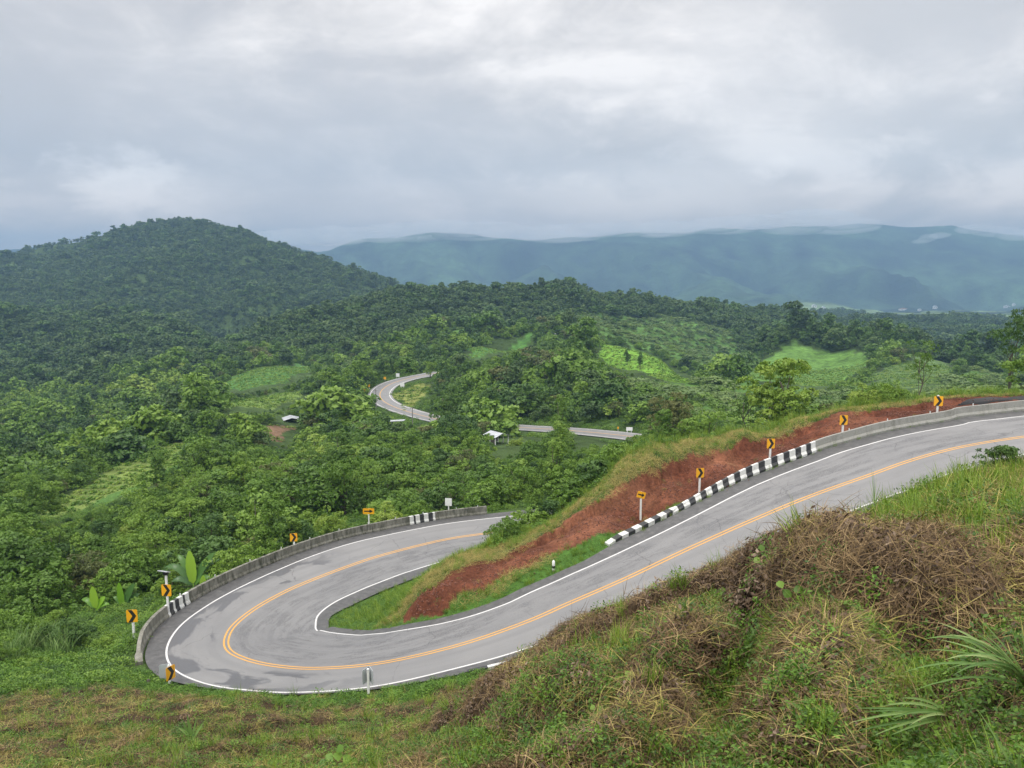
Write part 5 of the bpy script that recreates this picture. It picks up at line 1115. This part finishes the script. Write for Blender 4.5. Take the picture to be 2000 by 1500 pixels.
for u, vb, d0, hp, lb in ((735, 803, 180, 44, 'grey utility pole in front of the lower road bend'), (806, 832, 170, 38, 'dark utility pole below the lower road, right of the flat shelter frame')):
    q = hit(u, vb, d0); k = q[1] / 1500; e = empty('utility_pole', tuple(q)); b = MB(); b.tube([(0, 0, -.5), (0, 0, hp * k)], [.16, .11], 8); b.build('pole', [M_pole], e)
    b = MB(); b.box((0, 0, hp * k * .93), (1.5, .10, .10)); b.build('crossarm', [M_pole], e); tag(e, lb, 'utility pole')

# ------------------------------------------------------------------ shelters and houses
def shelter(u, vb, d0, wpx, dep, eave, rise, rz, label, roofm, backwall=True, npost=3):
    q = hit(u, vb, d0); k = q[1] / 1500; w = wpx * k; e = empty('open_shelter', tuple(q), rz); b = MB(); t = .06
    for sx in (-1, 1):
        P_ = [Vector((0, -dep / 2, eave + rise)), Vector((sx * w / 2, -dep / 2, eave)), Vector((sx * w / 2, dep / 2, eave)), Vector((0, dep / 2, eave + rise))]
        b.add(P_ + [p_ - Vector((0, 0, t)) for p_ in P_], [(0, 1, 2, 3), (7, 6, 5, 4), (0, 4, 5, 1), (1, 5, 6, 2), (2, 6, 7, 3)])
        for j in range(1, 6):
            y = -dep / 2 + dep * j / 6; b.tube([(0.02 * sx, y, eave + rise + .015), (sx * w / 2, y, eave + .015)], .025, 4)
    b.build('roof', [roofm], e)
    for sx in (-.42, .42):
        for y in np.linspace(-.42, .42, npost) * dep:
            b = MB(); b.box((sx * w, y, (eave + rise * .12 - .8) / 2), (.16, .16, eave + rise * .12 + .8)); b.build('post', [M_pw], e)
    if backwall:
        b = MB(); b.box((-w * .40, 0, eave * .45), (.08, dep * .8, eave * .9)); b.box((0, dep * .40, eave * .45), (w * .78, .08, eave * .9)); b.build('back_wall', [M_dark], e)
    return tag(e, label, 'shelter')
shelter(970, 866, 120, 38, 4.6, 1.9, .75, R(38), 'open shelter with white posts and pale metal gable roof among trees', M_roof)
shelter(569, 824, 200, 33, 5.5, 1.0, .7, R(22), 'low hut with a whitish metal roof above a patch of bare soil', M_roof, True, 2)
q = hit(775, 838, 150); k = q[1] / 1500; e = empty('shelter_frame', tuple(q), R(-4)); b = MB(); b.box((0, 0, 17 * k), (32 * k, 2.2, .16), 0, Matrix.Rotation(R(-4), 3, 'Y')); b.build('flat_roof', [M_roof], e)
for a_, c_ in (((-6, 2), (8, -2)), ((10, 4), (-4, -2)), ((-9, 16), (-9, -3)), ((11, 16), (11, -3))):
    b = MB(); b.tube([(a_[0] * k, -.6, a_[1] * k + (8 * k if a_[1] < 10 else 0)), (c_[0] * k, -.6, c_[1] * k)], .09, 6); b.build('strut', [M_pw], e)
tag(e, 'flat roofed shelter frame on crossed struts below the lower road', 'shelter')
def house(u, v, d0, wpx, hpx, rz, roofm, label, dep=6.0, up=0.0):
    q = hit(u, v, d0); k = q[1] / 1500; w, h = wpx * k, hpx * k; e = empty('house', (q[0], q[1], q[2] + up), rz); b = MB(); b.box((0, 0, h * .3 - 1), (w, dep, h * .6 + 2)); b.build('wall', [M_wwall], e)
    b = MB(); b.prism([(-w * .56, h * .58), (w * .56, h * .58), (0, h)], -dep * .56, dep * .56); b.build('roof', [roofm], e)
    b = MB()
    for x in (-.25, .25): b.box((x * w, -dep / 2 - .02, h * .32), (w * .16, .05, h * .25))
    b.build('window', [M_dark], e); return tag(e, label, 'house')
house(1083, 664, 330, 5, 7, R(20), M_roof, 'white house beside dark trees on the middle hill', 4, 2)
house(1409, 716, 280, 9, 4, R(-15), M_roof, 'tiny pale hut at the top edge of the bright green field', 4, .3)
for u, v, wp, hp, rm, lb in ((1590, 601, 9, 7, M_roof, 'white house on the far valley side above the right middle hill'), (1608, 603, 7, 5, M_roof, 'small pale house right of the white house on the far valley side'), (1765, 606, 20, 4, M_rroof, 'long red roofed house in the far valley'), (1796, 607, 7, 4, M_roof, 'white house just right of the long red roof in the valley'), (1826, 603, 8, 6, M_roof, 'white house below the pale farmland in the far valley'), (1966, 601, 12, 5, M_roof, 'wide white house in the valley near the right edge'), (1980, 597, 6, 5, M_roof, 'small white house above the wide one near the right edge')):
    house(u, v, 2000, wp, hp, R(10), rm, lb, 9)

# ------------------------------------------------------------------ plants one can point out
def blade(b, p0, p1, width, bend=.15, fold=.25, n=7, m=0, belly=.35):
    """leaf blade from p0 to p1, arched upwards, folded along the midrib"""
    p0, p1 = Vector(p0), Vector(p1); ln = (p1 - p0).length; d = (p1 - p0).normalized(); nv = (Vector((0, -.6, .8)) - d * d.dot(Vector((0, -.6, .8)))).normalized(); s = d.cross(nv).normalized(); V = []
    for i in range(n + 1):
        t = i / n; c = p0.lerp(p1, t) + Vector((0, 0, 1)) * bend * ln * 4 * t * (1 - t) * .5; w = width * .5 * (math.sin(math.pi * min(1, t * (1 - belly) / 1 + .5 * belly + .02)) if belly > .4 else (1 - t ** 2.2) * (.55 + .45 * min(1, t * 4)))
        V += [c - s * w + nv * w * fold, c, c + s * w + nv * w * fold]
    b.add(V, [(i * 3 + j, i * 3 + j + 1, (i + 1) * 3 + j + 1, (i + 1) * 3 + j) for i in range(n) for j in (0, 1)], m)
def banana_leaf(b, p0, p1, width, bend):
    p0, p1 = Vector(p0), Vector(p1); ln = (p1 - p0).length; d = (p1 - p0).normalized(); r0 = Vector((0, -.7, .7)); nv = (r0 - d * d.dot(r0)).normalized(); s = d.cross(nv).normalized(); V = []; n = 12
    for i in range(n + 1):
        t = i / n; c = p0.lerp(p1, t) + Vector((0, 0, 1)) * bend * ln * 2 * t * (1 - t); w = width * .5 * (.06 if t < .12 else math.sin(math.pi * min(.985, .12 + (t - .12) * .98)) ** .55); w *= random.uniform(.9, 1.06)
        V += [c - s * w + nv * w * .22, c, c + s * w + nv * w * .22]
    b.add(V, [(i * 3 + j, i * 3 + j + 1, (i + 1) * 3 + j + 1, (i + 1) * 3 + j) for i in range(n) for j in (0, 1)])
def tinted(o, val):
    me = o.data; a = me.attributes.new('tint', 'FLOAT', 'POINT'); a.data.foreach_set('value', np.full(len(me.vertices), val, np.float32)); return o
def banana(u, vb, d, leaves, label):
    q = pt(u, vb, d); g = float(H(q[0], q[1])); e = empty('banana_plant', (q[0], q[1], g)); o0 = Vector((q[0], q[1], g)); hub = Vector((q[0], q[1], q[2])); b = MB(); b.tube([(0, 0, -.2), tuple((hub - o0) * .6), tuple(hub - o0)], [.14, .11, .07], 8); tinted(b.build('stem', [G_banana], e, True), .2)
    for (u1, v1, dd, w, bend, t) in leaves:
        b = MB(); banana_leaf(b, hub - o0, Vector(pt(u1, v1, d + dd)) - o0, w, bend); tinted(b.build('leaf', [G_banana], e, True), t)
    return tag(e, label, 'banana plant')
banana(378, 1146, 65, [(370,1076,.3,.95,.05,.95),(322,1108,.5,.6,.5,.15),(418,1080,.6,.75,.2,.2),(428,1092,1.2,.6,.35,.12),(348,1084,1.0,.6,.3,.25),(335,1136,-.3,.55,.5,.08),(412,1128,-.2,.5,.4,.3)], 'banana plant with one bright upright leaf behind the parapet wall')
banana(398, 1158, 63.5, [(397,1124,0,.6,.05,.9),(418,1130,.3,.4,.3,.4),(424,1140,.2,.35,.4,.3)], 'small banana shoot at the right foot of the larger banana plant')
banana(188, 1192, 66, [(180,1146,.2,.75,.05,.85),(205,1165,.3,.6,.2,.7),(160,1170,.4,.5,.4,.4),(214,1180,.2,.4,.4,.5)], 'light green banana plant in the thicket left of the solar sign')
banana(240, 1190, 68, [(232,1138,.2,.6,.08,.55),(262,1140,.4,.7,.15,.15),(272,1160,.6,.5,.3,.12),(222,1165,.3,.4,.4,.3)], 'darker banana plant between the light one and the solar sign')
# long reed leaves close to the viewpoint at the lower right
def reeds(name, base, tips, d0, label, w=.022, cat='reed'):
    gq = hit(base[0], min(base[1], 1560), 2.0, 60); dk = float(gq[1]) - d0; d0 = float(gq[1])
    e = empty(name, tuple(pt(*base, d0))); o0 = Vector(e.location)
    if cat == 'reed' and len(tips) > 4: tips = list(tips) + [(u1 + random.uniform(-40, 40), v1 + random.uniform(-34, 22), d1, bd * random.uniform(.4, 1.5)) for u1, v1, d1, bd in tips]
    for (u1, v1, d1, bd) in tips:
        d1 = d1 + dk if cat == 'grass clump' else max(d1 * d0 / (d0 - dk) * .83, 1.5)
        b = MB(); blade(b, Vector((0, 0, 0)) + Vector((random.uniform(-.02, .02), 0, random.uniform(-.02, .02))), Vector(pt(u1, v1, d1)) - o0, w * random.uniform(.7, 1.25), bd); tinted(b.build('leaf', [G_reed], e), random.uniform(.15, .95))
    return tag(e, label, cat)
reeds('reed_plant', (2015,1345), [(1800,1270,3.7,.12),(1845,1235,3.8,.10),(1905,1200,3.9,.05),(1960,1190,3.9,.02),(1840,1290,3.5,.15),(1800,1248,3.8,.2),(1858,1320,3.4,.15),(1780,1350,3.4,.1),(1925,1240,3.7,.05),(1985,1215,3.6,.03)], 3.5, 'fan of long pale green reed leaves at the lower right edge')
e = reeds('reed_plant', (1800,1330), [(1665,1400,3.3,.1),(1720,1412,3.2,.05),(1700,1352,3.5,.12),(1745,1318,3.6,.06),(1780,1295,3.6,.02),(1670,1352,3.6,.2)], 3.4, 'fallen reed with a thick pale stalk pointing down left')
b = MB(); o0 = Vector(e.location); dd_ = o0.y; b.tube([(0, 0, 0), Vector(pt(1870,1362,dd_ * .985)) - o0, Vector(pt(1950,1385,dd_ * .97)) - o0], [.006, .011, .014], 7); tinted(b.build('stalk', [G_reed], e, True), .8)
e = reeds('reed_plant', (1850,1398), [(1680,1392,3.3,.05),(1660,1432,3.1,.03),(1700,1440,3.1,.04),(1720,1380,3.3,.08),(1775,1418,3.1,.06)], 3.2, 'fallen reed lying level below the one with the thick stalk')
b = MB(); o0 = Vector(e.location); dd_ = o0.y; b.tube([(0, 0, 0), Vector(pt(1920,1400,dd_ * .985)) - o0, Vector(pt(2010,1398,dd_ * .97)) - o0], [.005, .008, .010], 7); tinted(b.build('stalk', [G_reed], e, True), .5)
reeds('reed_plant', (1588,1512), [(1642,1378,3.2,.03)], 3.0, 'single broad green blade rising from the bottom edge', .036)
reeds('reed_plant', (1985,1530), [(1952,1432,2.7,.02),(1905,1380,2.9,.05),(1990,1470,2.6,.02)], 2.6, 'bright yellow green blades at the bottom right corner', .032)
reeds('grass_clump', (1745,1240), [(1725,1165,7.0,.02),(1745,1150,7.0,.02),(1765,1170,7.0,.02),(1708,1190,6.9,.04),(1780,1195,6.9,.04),(1735,1160,7.1,.02),(1758,1180,6.8,.02)], 6.8, 'upright clump of green grass in the middle of the bank', .03, 'grass clump')
reeds('grass_clump', (1708,985), [(1702,910,14.6,.01),(1712,925,14.6,.01),(1697,935,14.5,.02),(1720,940,14.5,.03),(1706,918,14.7,.01),(1690,950,14.5,.05),(1726,952,14.5,.05)], 14.6, 'tall grass clump on the bank edge against the yellow centre line', .05, 'grass clump')
reeds('grass_clump', (1455,1235), [(1400,1270,8.2,.2),(1430,1195,8.4,.05),(1470,1180,8.4,.03),(1405,1215,8.3,.1),(1495,1215,8.3,.1),(1440,1275,8.1,.1)], 8.4, 'dark green arching leaves on the steep face of the bank', .045, 'grass clump')
reeds('grass_clump', (375,1445), [(352,1400,23,.05),(365,1395,23,.02),(385,1398,23,.02),(398,1412,23,.05),(345,1420,22.8,.15)], 23, 'light green clump with broad leaves left below the hairpin', .13, 'grass clump')
reeds('grass_clump', (1875,1250), [(1850,1205,6.2,.05),(1880,1195,6.2,.03),(1900,1215,6.2,.05),(1840,1230,6.1,.1)], 6.1, 'small clump of pointed leaves under the brown ledge at right', .03, 'grass clump')
def leafy(name, u, v, d, offs, size, mat, label, tint=.8):
    kd_ = d; d = float(hit(u, v + 8, 2.0, 60)[1]) * .975 - .05; size = size * .85 * min(1.15, d / kd_); e = empty(name, tuple(pt(u, v, d))); o0 = Vector(e.location)
    for du, dv_, sc_ in offs:
        c = Vector(pt(u + du, v + dv_, d)) - o0; b = MB(); a = random.uniform(-.9, .9); s = size * sc_; nv = Vector((random.uniform(-.4, .4), -.7, .75)).normalized(); t = Vector((math.sin(a), 0, -.7)); t = (t - nv * t.dot(nv)).normalized(); sd = nv.cross(t)
        prof = [(0, 0), (.18, .40), (.42, .50), (.72, .30), (1.0, 0)]; V = [c + t * (x - .4) * s for x, _ in prof] + [c + t * (x - .4) * s + sd * y * s - nv * .08 * s for x, y in prof[1:4]] + [c + t * (x - .4) * s - sd * y * s - nv * .08 * s for x, y in prof[1:4]]
        b.add(V, [(0, 1, 5), (1, 2, 6, 5), (2, 3, 7, 6), (3, 4, 7), (0, 8, 1), (1, 8, 9, 2), (2, 9, 10, 3), (3, 10, 4)]); tinted(b.build('leaf', [mat], e, True), tint * random.uniform(.85, 1.1))
    b = MB(); b.tube([(0, .03, -.1)] + [Vector(pt(u + du, v + dv_, d + .02)) - o0 for du, dv_, _ in offs], .004, 4, cap=False); b.build('stem', [G_olive], e); return tag(e, label, 'plant')
leafy('lime_leaf_plant', 1688, 1310, 5.0, [(0,-28,1),(-18,-2,.8),(-6,6,.9),(2,20,1),(10,-14,.7),(-24,10,.6)], .11, G_lime, 'bright lime leaved seedling in the middle of the brown bank')
leafy('lime_leaf_plant', 1230, 1325, 8.2, [(0,-6,1),(-2,14,1),(22,-4,.7),(36,-10,.6),(14,2,.6)], .16, G_lime, 'bright lime leaved seedling on the left part of the bank face')
leafy('lime_leaf_plant', 1176, 1385, 7.0, [(0,0,.9),(-12,10,.8),(10,-12,.7),(-18,-4,.6)], .13, G_lime, 'pale leaved seedling low on the bank below the other lime one', .6)
leafy('broad_leaf_plant', 1518, 1075, 11.2, [(0,0,1),(22,12,1),(-16,12,.9),(10,26,1),(-30,-6,.8),(34,-4,.7),(-8,30,.9),(-40,18,.8)], .17, G_mid, 'dark green broad leaved plant under the top edge of the bank', .5)
leafy('broad_leaf_plant', 1560, 1150, 9.2, [(0,0,1),(-22,8,1),(14,16,1),(-36,-10,.8),(24,-12,.8)], .16, G_mid, 'second broad leaved plant lower on the steep bank face', .45)
leafy('broad_leaf_plant', 660, 1475, 14, [(0,0,1),(-18,4,1),(18,6,1),(4,-14,.9),(-30,14,.9),(30,12,.9),(-10,18,1),(14,22,1)], .26, G_weed, 'rounded broad leaved plant at the bottom edge left of the middle', .75)
leafy('broad_leaf_plant', 598, 1480, 14, [(0,0,1),(14,10,1),(-14,8,1),(2,16,.9)], .26, G_lime, 'light green rounded leaves at the bottom edge, left of the broad leaved plant', .6)
q = pt(1962, 905, 17.5); tree('bush', 'dshr0', (q[0], q[1], float(H(q[0], q[1])) - .12), .85, 1.15, 'low dark bush on the bank edge against the outer white line', 'bush')
for i, (u, v, d) in enumerate(((40, 1255, 52), (85, 1235, 54), (115, 1262, 52), (15, 1290, 48))):
    q = pt(u, v, d); e = empty('reed_clump', (q[0], q[1], float(H(q[0], q[1])))); V, qd, t = blades(150, np.random.default_rng(700 + i), .8, 1.9, .05, .12, .9, seg=4); link('blades', np_mesh('blades', V, qd, [G_reed], False, attrs={'tint': t}), e)
    tag(e, 'clump of tall pale green grass on the slope at the left edge', 'grass clump', 'pale grass clumps at the left edge')

# ------------------------------------------------------------------ mist hanging on the far ridge
zbox = float(Z.max()) + 110; b = MB()
def puff(u, v, d, rx, ry, rz):
    c = pt(u, v, d); bmh = bmesh.new(); bmesh.ops.create_icosphere(bmh, subdivisions=3, radius=1); V = []
    for w in bmh.verts:
        p_ = w.co; k = 1 + .5 * float(fbm(np.array(p_.x * 1.3 + u), np.array(p_.z * 1.3 + p_.y + v), 171)); V.append((c[0] + p_.x * rx * k, c[1] + p_.y * ry * k, min(c[2] + p_.z * rz * k, zbox - 6)))
    b.add(V, [tuple(x.index for x in f.verts) for f in bmh.faces]); bmh.free()
for k in range(46):
    u = 560 + k * 24 + rng.normal() * 12; v = float(np.interp(u, [560, 700, 850, 1000, 1250, 1500, 1700], [470, 458, 446, 456, 446, 436, 436])) + rng.normal() * 4; puff(u, v, 5350 + rng.normal() * 60, rng.uniform(150, 330), 130, rng.uniform(32, 62))
for (u, v, d, rx, rz) in ((1905,448,5300,150,34),(1950,452,5300,180,38),(1995,458,5250,160,40),(1800,471,5000,34,18),(1812,464,5000,30,26),(1835,460,5000,40,20)): puff(u, v, d, rx, 110, rz)
m, N = new_mat('white_mist'); pv = N.n('ShaderNodeVolumePrincipled', {'Color': (.97, .98, 1, 1), 'Density': 3.2e-3}); N.n('ShaderNodeOutputMaterial', {'Volume': pv.outputs[0]})
o = b.build('mist', [m]); tag(o, 'white mist hanging along the crest of the far mountains', 'mist', kind='stuff')

# ------------------------------------------------------------------ the air
zmin, zmax = float(Z.min()), float(Z.max()) + 110
b = MB(); b.box((0, 4000, (zmin - 6 + zmax) / 2), (19400, 11400 + 600, zmax - zmin + 6)); m, N = new_mat('hazy_air')
pv = N.n('ShaderNodeVolumePrincipled', {'Color': (0.265, 0.425, 0.64, 1), 'Density': 2.2e-4, 'Anisotropy': 0.15}); N.n('ShaderNodeOutputMaterial', {'Volume': pv.outputs[0]})
hz = b.build('haze', [m]); tag(hz, kind='stuff')
